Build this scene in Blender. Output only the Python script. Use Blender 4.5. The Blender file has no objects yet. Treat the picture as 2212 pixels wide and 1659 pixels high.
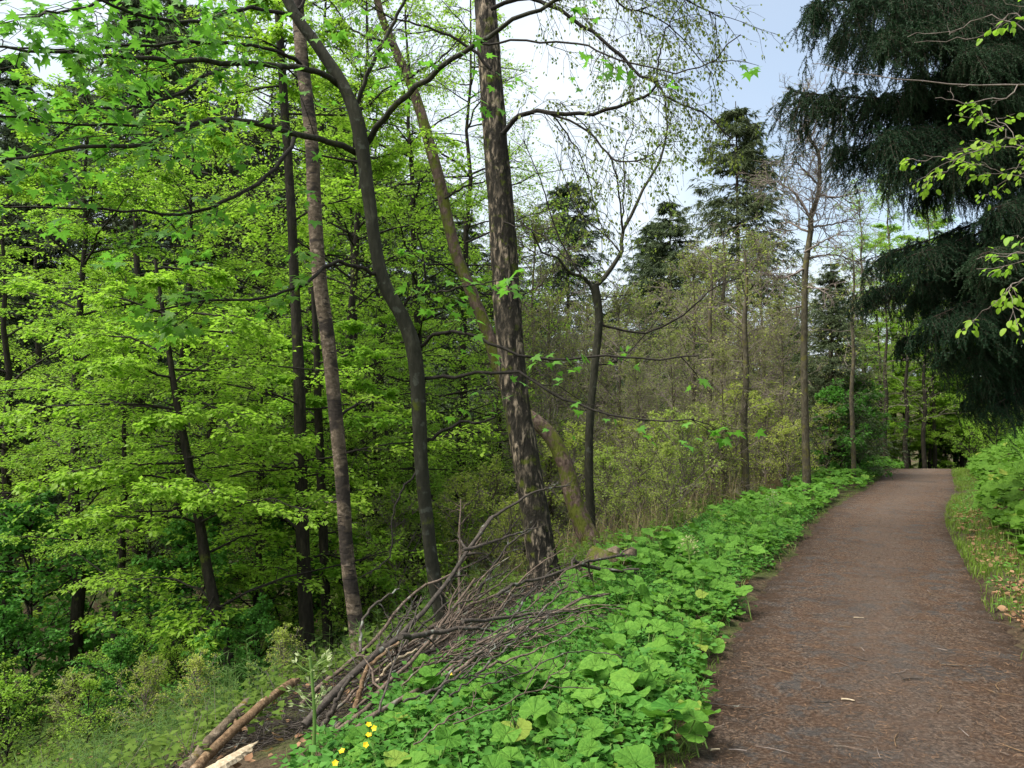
import bpy, math
import numpy as np
rng = np.random.default_rng(11)
R = math.radians
scene = bpy.context.scene
col = scene.collection
UP = np.array([0., 0., 1.])

# ------------------------------------------------------------------ camera
CAM = np.array([0., 0., 1.6]); PITCH = R(2.98); HF = R(33.65)
FP = 1106 / math.tan(HF)
cd = bpy.data.cameras.new("camera"); cam = bpy.data.objects.new("camera", cd); col.objects.link(cam)
cd.sensor_width = 36; cd.lens = 18 / math.tan(HF); cd.clip_start = .05; cd.clip_end = 2000
cam.location = CAM; cam.rotation_euler = (R(90) + PITCH, 0, 0); scene.camera = cam

def ray(u, v):
    xn = (u - 1106) / FP; zn = (829.5 - v) / FP
    return np.array([xn, math.cos(PITCH) - zn * math.sin(PITCH), math.sin(PITCH) + zn * math.cos(PITCH)])

def P(u, v, Y):
    d = ray(u, v)
    return CAM + d * (Y / d[1])

# ------------------------------------------------------------------ small helpers
def nrm(a):
    return a / np.maximum(np.linalg.norm(a, axis=-1, keepdims=True), 1e-9)

_nd = rng.normal(size=(14, 2)); _np = rng.uniform(0, 6.28, 14)
def wob(x, y, scale=1.0, k0=0):
    """smooth 2-d wobble in about -1..1"""
    s = 0
    for i in range(6):
        j = (i + k0) % 14
        s = s + np.sin((x * _nd[j, 0] + y * _nd[j, 1]) * scale * (1.35 ** i) + _np[j]) / (1.2 ** i)
    return s / 2.6

def catmull(pts, n):
    p = np.asarray(pts, float)
    if len(p) == 2:
        return p[0] + (p[1] - p[0]) * np.linspace(0, 1, n)[:, None]
    q = np.vstack([2 * p[0] - p[1], p, 2 * p[-1] - p[-2]])
    t = np.linspace(0, len(p) - 1 - 1e-6, n); i = t.astype(int); f = (t - i)[:, None]
    a, b, c, d = q[i], q[i + 1], q[i + 2], q[i + 3]
    return .5 * (2 * b + (c - a) * f + (2 * a - 5 * b + 4 * c - d) * f ** 2 + (3 * b - a - 3 * c + d) * f ** 3)

# ------------------------------------------------------------------ the lie of the land
_LE = np.array([(-3.2, -8), (-1.55, -3), (-.3, 0), (.83, 3.58), (2.0, 6.6), (3.35, 9.36), (5.98, 14.5), (9.2, 19.8), (15.1, 30), (22.5, 40), (33, 50), (48, 58), (70, 64)])
_le = catmull(_LE, 500)
_tg = nrm(np.gradient(_le, axis=0)); _rt = np.stack([_tg[:, 1], -_tg[:, 0]], 1)
HW = .97
CL = _le + _rt * HW
ARC = np.concatenate([[0], np.cumsum(np.linalg.norm(np.diff(CL, axis=0), axis=1))])

def lateral(x, y):
    x = np.atleast_1d(np.asarray(x, float)).ravel(); y = np.atleast_1d(np.asarray(y, float)).ravel()
    out = np.empty(len(x)); yy = np.empty(len(x))
    for a in range(0, len(x), 4000):
        xs, ys = x[a:a + 4000, None], y[a:a + 4000, None]
        d2 = (xs - CL[:, 0]) ** 2 + (ys - CL[:, 1]) ** 2
        k = d2.argmin(1)
        out[a:a + 4000] = (x[a:a + 4000] - CL[k, 0]) * _rt[k, 0] + (y[a:a + 4000] - CL[k, 1]) * _rt[k, 1]
        yy[a:a + 4000] = CL[k, 1]
    return out, yy

_DL = [0, .6, 1, 1.6, 2.2, 3, 3.8, 4.6, 6, 7, 9, 11, 14, 18, 24, 30, 45, 60, 100, 200]
_ZL = [0, .0, .04, .11, .22, .52, .92, 1.30, 1.90, 2.25, 2.9, 3.45, 4.1, 4.5, 4.5, 3.6, -.5, -5, -14, -24]
_DR = [0, .35, .7, 1.0, 1.4, 2.0, 3.2, 5, 10, 30, 100]
_ZR = [0, .05, .16, .38, .78, 1.2, 1.8, 2.5, 4, 8, 16]

def path_z(yy):
    e = np.maximum(yy - 27, 0)
    return -.035 * e ** 1.35

def ground_z(x, y):
    s, yy = lateral(x, y)
    d = np.maximum(-s - HW, 0); e = np.maximum(s - HW, 0)
    z = path_z(np.minimum(yy, 60)) - np.interp(d, _DL, _ZL) + np.interp(e, _DR, _ZR)
    x = np.ravel(x); y = np.ravel(y)
    off = np.clip(np.maximum(d, e) / 1.2, 0, 1)
    z = z + off * (.07 * wob(x, y, 1.6) + .03 * wob(x, y, 5, 3)) + np.clip((np.maximum(d, e) - 4) / 10, 0, 1) * .3 * wob(x, y, .35, 5)
    return z

def gz(x, y):
    return float(ground_z([x], [y])[0])

def hit(u, v, ymax=80):
    """where the sight line through (u, v) meets the ground"""
    Y = np.linspace(2, ymax, 1600); d = ray(u, v)
    p = CAM + d * (Y / d[1])[:, None]
    below = p[:, 2] < ground_z(p[:, 0], p[:, 1])
    k = int(below.argmax()) if below.any() else len(Y) - 1
    return p[k]

# ------------------------------------------------------------------ mesh collector
class MB:
    def __init__(s):
        s.v = []; s.f = []; s.n = []; s.m = []; s.r = []; s.c = []; s.k = 0
    def add(s, V, F, mat=0, rnd=0., lc=None):
        V = np.asarray(V, np.float32).reshape(-1, 3); F = np.asarray(F, np.int64)
        s.v.append(V); s.f.append((F + s.k).ravel()); s.n.append(np.full(len(F), F.shape[1])); s.m.append(np.full(len(F), mat))
        s.r.append(np.broadcast_to(np.asarray(rnd, np.float32), (len(V),)))
        s.c.append(np.zeros((len(V), 3), np.float32) if lc is None else np.asarray(lc, np.float32).reshape(-1, 3))
        s.k += len(V)
    def mesh(s, name, mats, origin=None, smooth=True):
        me = bpy.data.meshes.new(name)
        V = np.concatenate(s.v); F = np.concatenate(s.f); N = np.concatenate(s.n)
        if origin is not None: V = V - np.asarray(origin, np.float32)
        me.vertices.add(len(V)); me.vertices.foreach_set("co", V.astype(np.float32).ravel())
        me.loops.add(len(F)); me.loops.foreach_set("vertex_index", F.astype(np.int32))
        me.polygons.add(len(N)); st = np.concatenate([[0], np.cumsum(N)[:-1]])
        me.polygons.foreach_set("loop_start", st.astype(np.int32))
        me.polygons.foreach_set("material_index", np.concatenate(s.m).astype(np.int32))
        me.polygons.foreach_set("use_smooth", np.full(len(N), smooth))
        a = me.attributes.new("rnd", "FLOAT", "POINT"); a.data.foreach_set("value", np.concatenate(s.r).astype(np.float32))
        c = me.attributes.new("lc", "FLOAT_VECTOR", "POINT"); c.data.foreach_set("vector", np.concatenate(s.c).astype(np.float32).ravel())
        for m in mats: me.materials.append(m)
        me.update(calc_edges=True); me.validate()
        return me

def link(name, me, parent=None, loc=None):
    o = bpy.data.objects.new(name, me); col.objects.link(o)
    if loc is not None: o.location = [float(q) for q in loc]
    if parent is not None: o.parent = parent
    return o

def tag(o, label=None, cat=None, group=None, kind=None):
    if label: o["label"] = label
    if cat: o["category"] = cat
    if group: o["group"] = group
    if kind: o["kind"] = kind
    return o

def thing(name, label, cat, loc, group=None, rz=0., sc=1.):
    o = link(name, None, None, loc); o.empty_display_size = .2
    o.rotation_euler = (0, 0, rz); o.scale = (sc, sc, sc)
    return tag(o, label, cat, group)

def dup(o, parent=None):
    c = o.copy(); col.objects.link(c); c.parent = parent
    for ch in list(o.children): dup(ch, c)
    return c

# ------------------------------------------------------------------ tubes, twigs, leaves
def tube(mb, pts, rad, sides=10, mat=0, lump=0., rnd=0., seed=0, cap=True, groove=0.):
    pts = np.asarray(pts, float); n = len(pts)
    rad = np.interp(np.linspace(0, 1, n), np.linspace(0, 1, len(np.atleast_1d(rad))), np.atleast_1d(rad))
    T = nrm(np.gradient(pts, axis=0))
    ref = np.array([1., .13, .07]) if abs(T[0][0]) < .8 else np.array([.1, 1., .1])
    A = nrm(np.cross(T, ref)); B = np.cross(T, A)
    th = np.linspace(0, 2 * np.pi, sides, endpoint=False)
    arc = np.concatenate([[0], np.cumsum(np.linalg.norm(np.diff(pts, axis=0), axis=1))])
    r = rad[:, None] * np.ones(sides)
    if lump:
        rm = rad.mean()
        w = wob(np.cos(th)[None] * 2 + seed, np.sin(th)[None] * 2 + arc[:, None] / rm * .35, 1.0, seed % 7)
        r = r * (1 + lump * w)
        if groove: r = r * (1 + groove * wob(np.cos(th)[None] * 9 + seed, np.sin(th)[None] * 9 + arc[:, None] / rm * .9, 1.0, 3))
    V = pts[:, None] + r[..., None] * (np.cos(th)[None, :, None] * A[:, None] + np.sin(th)[None, :, None] * B[:, None])
    i = np.arange(n - 1)[:, None] * sides; j = np.arange(sides)[None]; k = (j + 1) % sides
    F = np.stack([i + j, i + k, i + sides + k, i + sides + j], -1).reshape(-1, 4)
    mb.add(V, F, mat, rnd)
    if cap:
        for e, q in ((0, pts[0]), (n - 1, pts[-1])):
            ring = V[e]; c = np.vstack([ring, q[None]])
            a = np.arange(sides); b = (a + 1) % sides
            mb.add(c, np.stack([a, b, np.full(sides, sides)], 1) if e else np.stack([b, a, np.full(sides, sides)], 1), mat, rnd)

def twigs(mb, Q, r0, r1, sides=3, mat=0):
    M, K, _ = Q.shape
    if M == 0: return
    T = nrm(Q[:, -1] - Q[:, 0]); ref = nrm(rng.normal(size=(M, 3)))
    A = nrm(np.cross(T, ref)); B = np.cross(T, A)
    r = (np.broadcast_to(np.asarray(r0, float), (M,))[:, None] * (1 - np.linspace(0, 1, K)) + np.broadcast_to(np.asarray(r1, float), (M,))[:, None] * np.linspace(0, 1, K))
    th = np.linspace(0, 2 * np.pi, sides, endpoint=False)
    off = np.cos(th)[:, None, None] * A[None] + np.sin(th)[:, None, None] * B[None]
    V = Q[:, :, None] + r[:, :, None, None] * off.transpose(1, 0, 2)[:, None]
    base = (np.arange(M) * K * sides)[:, None, None]
    i = (np.arange(K - 1) * sides)[None, :, None]; j = np.arange(sides)[None, None]; k = (j + 1) % sides
    F = np.stack([base + i + j, base + i + k, base + i + sides + k, base + i + sides + j], -1).reshape(-1, 4)
    mb.add(V, F, mat, np.repeat(rng.random(M), K * sides))

def at(Q, s):
    """points and directions at fractions s (M,n) along paths Q (M,K,3)"""
    M, K, _ = Q.shape
    t = np.clip(s, 0, .9999) * (K - 1); i = t.astype(int); f = (t - i)[..., None]; m = np.arange(M)[:, None]
    a, b = Q[m, i], Q[m, i + 1]
    return a * (1 - f) + b * f, nrm(b - a)

def children(Q, n, L, ang=(.6, 1.1), planar=.25, droop=.15, s=(.15, 1), K=4, taper=.55, lift=0., jit=.05):
    M = len(Q)
    S = rng.uniform(s[0], s[1], (M, n)); pos, tan = at(Q, S)
    side = nrm(np.cross(tan, UP) + 1e-3); upv = np.cross(side, tan)
    sg = np.where(np.arange(n) % 2, 1., -1.)[None, :, None]
    ph = rng.normal(0, planar, (M, n, 1))
    lat = side * sg * np.cos(ph) + upv * np.sin(ph)
    a = rng.uniform(ang[0], ang[1], (M, n, 1))
    d = nrm(tan * np.cos(a) + lat * np.sin(a) + UP * lift)
    l = np.broadcast_to(np.asarray(L, float).reshape(-1, 1), (M, n)) * (1 - taper * S) * rng.uniform(.55, 1.3, (M, n))
    x = np.linspace(0, 1, K)[None, None, :, None]; l4 = l[..., None, None]
    W = pos[:, :, None] + d[:, :, None] * l4 * x - UP * droop * l4 * x ** 2
    W = W + np.cumsum(rng.normal(0, jit, W.shape), 2) * l4 * (x > 0)
    return W.reshape(M * n, K, 3), l.ravel()

RH = (np.array([[0, 0, 0], [.45, .36, .10], [1, 0, -.06], [.45, -.36, .10], [.5, 0, 0]], float), np.array([[0, 4, 1], [1, 4, 2], [2, 4, 3], [3, 4, 0]]))
BLADE = (np.array([[0, -.5, 0], [0, .5, 0], [1, 0, 0]], float), np.array([[0, 1, 2]]))
NEEDLE = (np.array([[0, -.09, 0], [0, .09, 0], [.75, .07, 0], [1, 0, 0], [.75, -.07, 0]], float), np.array([[0, 1, 2, 3, 4]]))
_a = np.linspace(0, 2 * np.pi, 11)[:10]
OVAL = (np.vstack([np.stack([.5 - .5 * np.cos(_a), .33 * np.sin(_a) * (1 + .15 * np.cos(_a)), .09 * np.abs(np.sin(_a)) - .16 * (.5 - .5 * np.cos(_a)) ** 2], 1), [[.5, 0, -.02]]]), np.stack([(np.arange(10) + 1) % 10, np.arange(10), np.full(10, 10)], 1))
def maple_leaf():
    r = [.16, .42, .30, .62, .46, .78, .52, .86, 1.06, .86, .52, .78, .46, .62, .30, .42]
    th = np.radians([180, 128, 112, 92, 72, 56, 38, 14, 0, -14, -38, -56, -72, -92, -112, -128])
    r = np.array([.08, .40, .36, .80, .50, .92, .48, .70, 1.1, .70, .48, .92, .50, .80, .36, .40])
    v = np.stack([r * np.cos(th) + .35, r * np.sin(th), .10 * np.abs(np.sin(th)) * r - .12 * r ** 2], 1)
    V = np.vstack([v, [[.35, 0, 0]]]); n = len(v); a = np.arange(n)
    return V * .8, np.stack([(a + 1) % n, a, np.full(n, n)], 1)
MAPLE = maple_leaf()

def leaves(mb, tpl, pos, d, up, size, mat=1, wide=1., rnd=None, lc=False):
    pos = pos.reshape(-1, 3); M = len(pos)
    if M == 0: return
    V, F = tpl
    x = nrm(np.broadcast_to(d, pos.shape).reshape(-1, 3)); z = np.broadcast_to(up, pos.shape).reshape(-1, 3)
    y = nrm(np.cross(z, x)); z = np.cross(x, y)
    s = np.broadcast_to(np.asarray(size, float), (M,))[:, None, None]
    W = pos[:, None] + s * (V[None, :, 0:1] * x[:, None] + V[None, :, 1:2] * wide * y[:, None] + V[None, :, 2:3] * z[:, None])
    r = rng.random(M) if rnd is None else rnd
    mb.add(W, (F[None] + (np.arange(M) * len(V))[:, None, None]).reshape(-1, F.shape[1]), mat, np.repeat(r, len(V)), np.tile(V, (M, 1)) if lc else None)

def leaf_on(mb, Q, n, size, tpl=RH, s=(.1, 1), spread=.06, flat=.4, hang=0., mat=1, wide=1., along=.6, var=.3):
    """scatter leaves beside the twigs Q; flat = how far a leaf tilts out of the horizontal"""
    M = len(Q)
    if M == 0: return
    pos, tan = at(Q, rng.uniform(s[0], s[1], (M, n)))
    side = nrm(np.cross(tan, UP) + 1e-3) * rng.choice([-1., 1.], (M, n, 1))
    d = nrm(tan * along + side * rng.uniform(.3, 1, (M, n, 1)) + rng.normal(0, .25, (M, n, 3)) - UP * hang)
    pos = pos + d * spread * rng.uniform(.1, 1, (M, n, 1)) + rng.normal(0, spread * .3, (M, n, 3))
    up = nrm(UP + rng.normal(0, flat, (M, n, 3)))
    leaves(mb, tpl, pos, d.reshape(-1, 3), up.reshape(-1, 3), size * rng.uniform(1 - var, 1 + var, M * n), mat, wide)

# ------------------------------------------------------------------ materials
def new_mat(name):
    m = bpy.data.materials.new(name); m.use_nodes = True; nt = m.node_tree; nt.nodes.clear()
    out = nt.nodes.new("ShaderNodeOutputMaterial")
    return m, nt, out
class NT:
    def __init__(s, nt): s.nt = nt
    def n(s, t, **k):
        o = s.nt.nodes.new(t)
        for a, b in k.items(): setattr(o, a, b)
        return o
    def l(s, a, b): s.nt.links.new(a, b)
    def val(s, sock, v):
        if hasattr(v, "is_linked") or hasattr(v, "links"): s.l(v, sock)
        else: sock.default_value = v
    def noise(s, vec, scale, detail=4, rough=.55, dist=0.):
        o = s.n("ShaderNodeTexNoise"); s.l(vec, o.inputs["Vector"])
        o.inputs["Scale"].default_value = scale; o.inputs["Detail"].default_value = detail; o.inputs["Roughness"].default_value = rough; o.inputs["Distortion"].default_value = dist
        return o.outputs["Fac"]
    def ramp(s, fac, stops, interp="LINEAR"):
        o = s.n("ShaderNodeValToRGB"); s.l(fac, o.inputs[0]); o.color_ramp.interpolation = interp
        e = o.color_ramp.elements
        while len(e) < len(stops): e.new(.5)
        for q, (p, c) in zip(e, stops):
            q.position = p; q.color = (*c, 1) if len(c) == 3 else c
        return o.outputs[0]
    def mix(s, fac, a, b, mode="MIX"):
        o = s.n("ShaderNodeMix", data_type="RGBA", blend_type=mode)
        s.val(o.inputs[0], fac)
        for k, v in ((6, a), (7, b)):
            if isinstance(v, tuple): o.inputs[k].default_value = (*v, 1)
            else: s.l(v, o.inputs[k])
        return o.outputs[2]
    def math(s, op, a, b=0., clamp=False):
        o = s.n("ShaderNodeMath", operation=op, use_clamp=clamp)
        s.val(o.inputs[0], a); s.val(o.inputs[1], b)
        return o.outputs[0]
    def mapr(s, v, a, b, c=0., d=1.):
        o = s.n("ShaderNodeMapRange", interpolation_type="SMOOTHSTEP"); s.l(v, o.inputs[0])
        for k, q in zip((1, 2, 3, 4), (a, b, c, d)): o.inputs[k].default_value = q
        return o.outputs[0]
    def scaled(s, vec, sc):
        o = s.n("ShaderNodeMapping"); s.l(vec, o.inputs[0]); o.inputs["Scale"].default_value = sc
        return o.outputs[0]
    def bump(s, h, dist, strength=1.):
        o = s.n("ShaderNodeBump"); s.l(h, o.inputs["Height"]); o.inputs["Distance"].default_value = dist; o.inputs["Strength"].default_value = strength
        return o.outputs[0]
    def bsdf(s, colr, rough=.6, spec=.3, normal=None):
        o = s.n("ShaderNodeBsdfPrincipled")
        if isinstance(colr, tuple): o.inputs["Base Color"].default_value = (*colr, 1)
        else: s.l(colr, o.inputs["Base Color"])
        s.val(o.inputs["Roughness"], rough); o.inputs["Specular IOR Level"].default_value = spec
        if normal: s.l(normal, o.inputs["Normal"])
        return o.outputs[0]

def leaf_mat(name, a, b, tr=.45, rough=.5, spec=.25, trc=None, veins=False):
    m, nt, out = new_mat(name); g = NT(nt)
    r = g.n("ShaderNodeAttribute", attribute_name="rnd").outputs["Fac"]
    oi = g.n("ShaderNodeObjectInfo").outputs["Random"]
    c = g.mix(r, a, b)
    c = g.mix(g.math("MULTIPLY", oi, .5), c, tuple(q * f for q, f in zip(b, (1.4, 1.0, .8))))
    nor = None
    if veins:
        lc = g.n("ShaderNodeAttribute", attribute_name="lc").outputs["Vector"]
        sp = g.n("ShaderNodeSeparateXYZ"); g.l(lc, sp.inputs[0])
        an = g.math("ARCTAN2", sp.outputs[1], g.math("ADD", sp.outputs[0], .02))
        w = g.math("ABSOLUTE", g.math("SINE", g.math("MULTIPLY", an, 4.5)))
        vein = g.mapr(w, .0, .22, 1, 0)
        tx = g.noise(lc, 9, 3)
        c = g.mix(g.math("MULTIPLY", vein, .35), c, tuple(min(1, q * 1.7) for q in b))
        c = g.mix(g.mapr(tx, .35, .7, 0, .45), c, tuple(q * .72 for q in a))
        c = g.mix(g.mapr(r, .965, .985, 0, .5), c, (.27, .27, .05))
        nor = g.bump(g.math("ADD", g.math("MULTIPLY", w, .5), tx), .012, .8)
    p = g.bsdf(c, rough, spec, nor)
    t = g.n("ShaderNodeBsdfTranslucent")
    g.l(g.mix(.75, c, trc or tuple(min(1, q * f) for q, f in zip(b, (1.25, 1.32, .85)))), t.inputs[0])
    mx = g.n("ShaderNodeMixShader"); mx.inputs[0].default_value = tr
    g.l(p, mx.inputs[1]); g.l(t.outputs[0], mx.inputs[2]); g.l(mx.outputs[0], out.inputs[0])
    return m

def bark_mat(name, dark, mid, light, vscale=(6, 6, 1.2), lo=.35, hi=.7, moss=None, moss_amt=0., gate=.6, bands=0., bandcol=(.03, .025, .022), bumpd=.02, lichen=0.):
    m, nt, out = new_mat(name); g = NT(nt)
    co = g.n("ShaderNodeTexCoord").outputs["Object"]
    n1 = g.noise(g.scaled(co, vscale), 4, 6, .62, .4)
    n2 = g.noise(co, 2.3, 4); n3 = g.noise(g.scaled(co, (1, 1, .35)), 34, 3)
    c = g.ramp(n1, [(lo, dark), ((lo + hi) / 2, mid), (hi, light)])
    c = g.mix(g.mapr(n2, .42, .58, 0, gate), c, tuple((q + w) / 2 for q, w in zip(dark, mid)))
    c = g.mix(g.mapr(n3, .3, .75, 0, .5), c, dark)
    h = g.math("ADD", n1, g.math("MULTIPLY", n3, .35))
    if bands:
        b1 = g.noise(g.scaled(co, (3, 3, 16)), 2.2, 4, .6)
        b2 = g.noise(g.scaled(co, (1.2, 1.2, 2.2)), 1.7, 3)
        f = g.mapr(b1, .57, .66, 0, bands); f2 = g.mapr(b2, .49, .56, 0, .92 * bands)
        c = g.mix(f, c, bandcol); c = g.mix(f2, c, bandcol)
        h = g.math("SUBTRACT", h, g.math("MULTIPLY", f, .4))
    if lichen:
        nl = g.noise(co, 9, 3); c = g.mix(g.mapr(nl, .6, .68, 0, lichen), c, (.33, .36, .3))
    if moss:
        nm = g.noise(co, 5, 5, .65); c = g.mix(g.mapr(nm, .62 - moss_amt * .3, .74 - moss_amt * .3, 0, .85), c, moss)
    g.l(g.bsdf(c, .85, .12, g.bump(h, bumpd, 1.)), out.inputs[0])
    return m

MOSS = (.085, .105, .012)
M = {}
M["maple"] = leaf_mat("maple_leaf", (.075, .23, .025), (.135, .335, .045), .5)
M["beech"] = leaf_mat("beech_leaf", (.138, .305, .026), (.25, .43, .05), .52)
M["beech_yellow"] = leaf_mat("beech_leaf_yellow", (.155, .32, .03), (.265, .44, .06), .52)
M["bud"] = leaf_mat("bud_leaf", (.14, .21, .045), (.26, .33, .08), .45)
M["shrubleaf"] = leaf_mat("shrub_leaf", (.20, .31, .05), (.36, .46, .11), .5)
M["birchleaf"] = leaf_mat("birch_leaf", (.10, .16, .03), (.18, .26, .045), .4)
M["butterbur"] = leaf_mat("butterbur_leaf", (.045, .16, .02), (.135, .305, .045), .33, .65, .12, veins=True)
M["butterbur_bank"] = leaf_mat("butterbur_bank_leaf", (.042, .135, .018), (.11, .245, .032), .3, .7, .1, veins=True)
M["herb"] = leaf_mat("herb_leaf", (.035, .145, .022), (.095, .26, .045), .38, .6, .15)
M["slope_herb"] = leaf_mat("slope_herb_leaf", (.055, .125, .02), (.125, .205, .042), .4, .8, .05)
M["feather"] = leaf_mat("feathery_herb", (.05, .125, .04), (.095, .19, .06), .4, .8, .05)
M["grass"] = leaf_mat("grass_blade", (.07, .17, .02), (.14, .25, .03), .35)
M["drygrass"] = leaf_mat("dry_grass", (.17, .145, .075), (.30, .25, .14), .2, .7)
M["deadleaf"] = leaf_mat("dead_leaf", (.12, .07, .04), (.31, .20, .115), .15, .8)
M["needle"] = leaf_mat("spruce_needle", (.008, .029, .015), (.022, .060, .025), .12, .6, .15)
M["needle_far"] = leaf_mat("spruce_needle_far", (.042, .076, .046), (.085, .125, .062), .2, .7, .1)  # paler, greyer than near needles: slight distance haze put into the colour
M["litter"] = leaf_mat("litter", (.03, .018, .012), (.25, .15, .085), .05, .85)
M["white"] = leaf_mat("pale_floret", (.24, .32, .14), (.42, .48, .27), .3)
M["yellow"] = leaf_mat("yellow_petal", (.75, .5, .01), (.85, .6, .02), .25)
M["stem"] = leaf_mat("green_stem", (.12, .22, .05), (.18, .30, .08), .1)
M["bark_birch"] = bark_mat("bark_birch", (.04, .031, .022), (.155, .118, .083), (.35, .275, .21), (5, 5, 7), .3, .70, bands=.95, bumpd=.012)
M["bark_old"] = bark_mat("bark_old_birch", (.017, .015, .012), (.055, .047, .035), (.38, .30, .215), (4.4, 4.4, 1.4), .42, .61, MOSS, .22, gate=.8, bumpd=.045)
M["bark_moss"] = bark_mat("bark_moss", (.05, .035, .028), (.16, .11, .085), (.27, .20, .16), (5, 5, 2), .35, .7, (.095, .115, .012), .56, bumpd=.03)
M["bark_maple"] = bark_mat("bark_maple", (.020, .020, .014), (.048, .046, .032), (.095, .09, .066), (4, 4, 1.6), .3, .75, MOSS, .06, bumpd=.010, lichen=.12)
M["bark_dark"] = bark_mat("bark_dark", (.016, .014, .011), (.040, .034, .025), (.085, .072, .05), (5, 5, 1.2), .35, .75, MOSS, .08, bumpd=.02)
M["bark_spruce"] = bark_mat("bark_spruce", (.03, .022, .017), (.075, .055, .042), (.14, .11, .085), (5, 5, 2), .35, .7, bumpd=.02)
M["bark_larch"] = bark_mat("bark_larch", (.045, .038, .026), (.10, .088, .06), (.18, .155, .11), (5, 5, 2), .3, .7, (.12, .11, .03), .34, bumpd=.015)
M["twig_dark"] = bark_mat("twig_dark", (.018, .016, .013), (.035, .03, .025), (.06, .05, .04), bumpd=.004)
M["twig_brown"] = bark_mat("twig_brown", (.13, .105, .09), (.23, .19, .165), (.34, .29, .255), bumpd=.004)
M["dead"] = bark_mat("dead_wood", (.05, .038, .03), (.17, .125, .095), (.32, .245, .19), (9, 9, 9), .3, .75, bumpd=.006, lichen=.3)
M["dead_grey"] = bark_mat("dead_wood_grey", (.035, .03, .026), (.085, .07, .058), (.17, .145, .12), (9, 9, 9), .3, .75, bumpd=.006, lichen=.45)
M["log"] = bark_mat("peeled_log", (.07, .042, .024), (.21, .135, .075), (.40, .28, .17), (4, 9, 9), .34, .68, bumpd=.02, lichen=.2)
M["log_moss"] = bark_mat("mossy_log", (.06, .045, .03), (.19, .145, .10), (.33, .27, .2), (7, 7, 7), .3, .72, (.14, .11, .015), .3, bumpd=.015)
M["pale"] = bark_mat("split_wood", (.25, .19, .12), (.50, .41, .28), (.68, .58, .43), (9, 9, 9), .3, .7, bumpd=.01)

def ground_material():
    m, nt, out = new_mat("forest_floor"); g = NT(nt)
    co = g.n("ShaderNodeTexCoord").outputs["Object"]
    a = g.noise(co, 1.1, 6, .6); b = g.noise(co, 14, 5, .65); c3 = g.noise(co, 70, 3)
    c = g.ramp(b, [(.3, (.028, .020, .013)), (.5, (.065, .047, .03)), (.72, (.12, .09, .058))])
    c = g.mix(g.mapr(a, .42, .6, 0, .75), c, g.ramp(b, [(.3, (.03, .05, .012)), (.7, (.075, .11, .025))]))
    c = g.mix(g.mapr(c3, .5, .75, 0, .5), c, (.15, .105, .06))
    g.l(g.bsdf(c, .95, .1, g.bump(g.math("ADD", b, g.math("MULTIPLY", c3, .4)), .05)), out.inputs[0])
    return m

def path_material():
    m, nt, out = new_mat("trodden_path"); g = NT(nt)
    co = g.n("ShaderNodeTexCoord").outputs["Object"]
    big = g.noise(co, .9, 5, .6, .3); mid = g.noise(co, 6, 6, .68, .6); fine = g.noise(co, 48, 6, .75); fib = g.noise(g.scaled(co, (1, 2.6, 1)), 130, 3, .7, 1.5)
    c = g.ramp(fine, [(.36, (.024, .016, .012)), (.5, (.125, .086, .064)), (.63, (.36, .26, .19))])
    c = g.mix(g.mapr(fib, .55, .72, 0, .6), c, (.27, .19, .135))
    c = g.mix(g.mapr(fib, .28, .42, .6, 0), c, (.03, .02, .015))
    c = g.mix(g.mapr(mid, .44, .62, 0, .55), c, (.165, .092, .055))
    bare = g.math("MULTIPLY", g.mapr(mid, .53, .40, 0, 1), g.mapr(big, .42, .58, 0, 1))
    c = g.mix(g.math("MULTIPLY", bare, .8), c, g.ramp(fine, [(.3, (.06, .058, .056)), (.7, (.15, .145, .14))]))
    ed = g.n("ShaderNodeAttribute", attribute_name="rnd").outputs["Fac"]
    en = g.math("ADD", ed, g.math("MULTIPLY", g.math("SUBTRACT", mid, .5), .9))
    c = g.mix(g.mapr(en, .62, .9, 0, .6), c, (.05, .032, .021))
    c = g.mix(g.mapr(en, .5, .1, 0, .28), c, (.21, .165, .135))
    c = g.mix(g.mapr(big, .52, .66, 0, .35), c, (.07, .046, .034))
    h = g.math("ADD", g.math("MULTIPLY", fine, .8), g.math("ADD", g.math("MULTIPLY", fib, .5), mid))
    g.l(g.bsdf(c, .92, .15, g.bump(h, .05)), out.inputs[0])
    return m
M["ground"] = ground_material(); M["path"] = path_material()

# ------------------------------------------------------------------ ground and path
def axis(lo, hi, n, c, k=3.2):
    t = np.linspace(math.asinh((lo - c) * k), math.asinh((hi - c) * k), n)
    return np.sinh(t) / k + c
gx = axis(-160, 220, 330, 1.5, .35); gy = axis(-30, 320, 330, 5, .3)
X, Y = np.meshgrid(gx, gy)
sl, _ = lateral(X, Y)
Z = ground_z(X.ravel(), Y.ravel()) - .06 * np.clip((HW + .1 - np.abs(sl)) / .25, 0, 1)
nx, ny = len(gx), len(gy)
ii, jj = np.meshgrid(np.arange(nx - 1), np.arange(ny - 1))
b0 = (jj * nx + ii).ravel()
mb = MB(); mb.add(np.stack([X.ravel(), Y.ravel(), Z], 1), np.stack([b0, b0 + 1, b0 + nx + 1, b0 + nx], 1))
tag(link("ground", mb.mesh("ground", [M["ground"]])), kind="structure")

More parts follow.
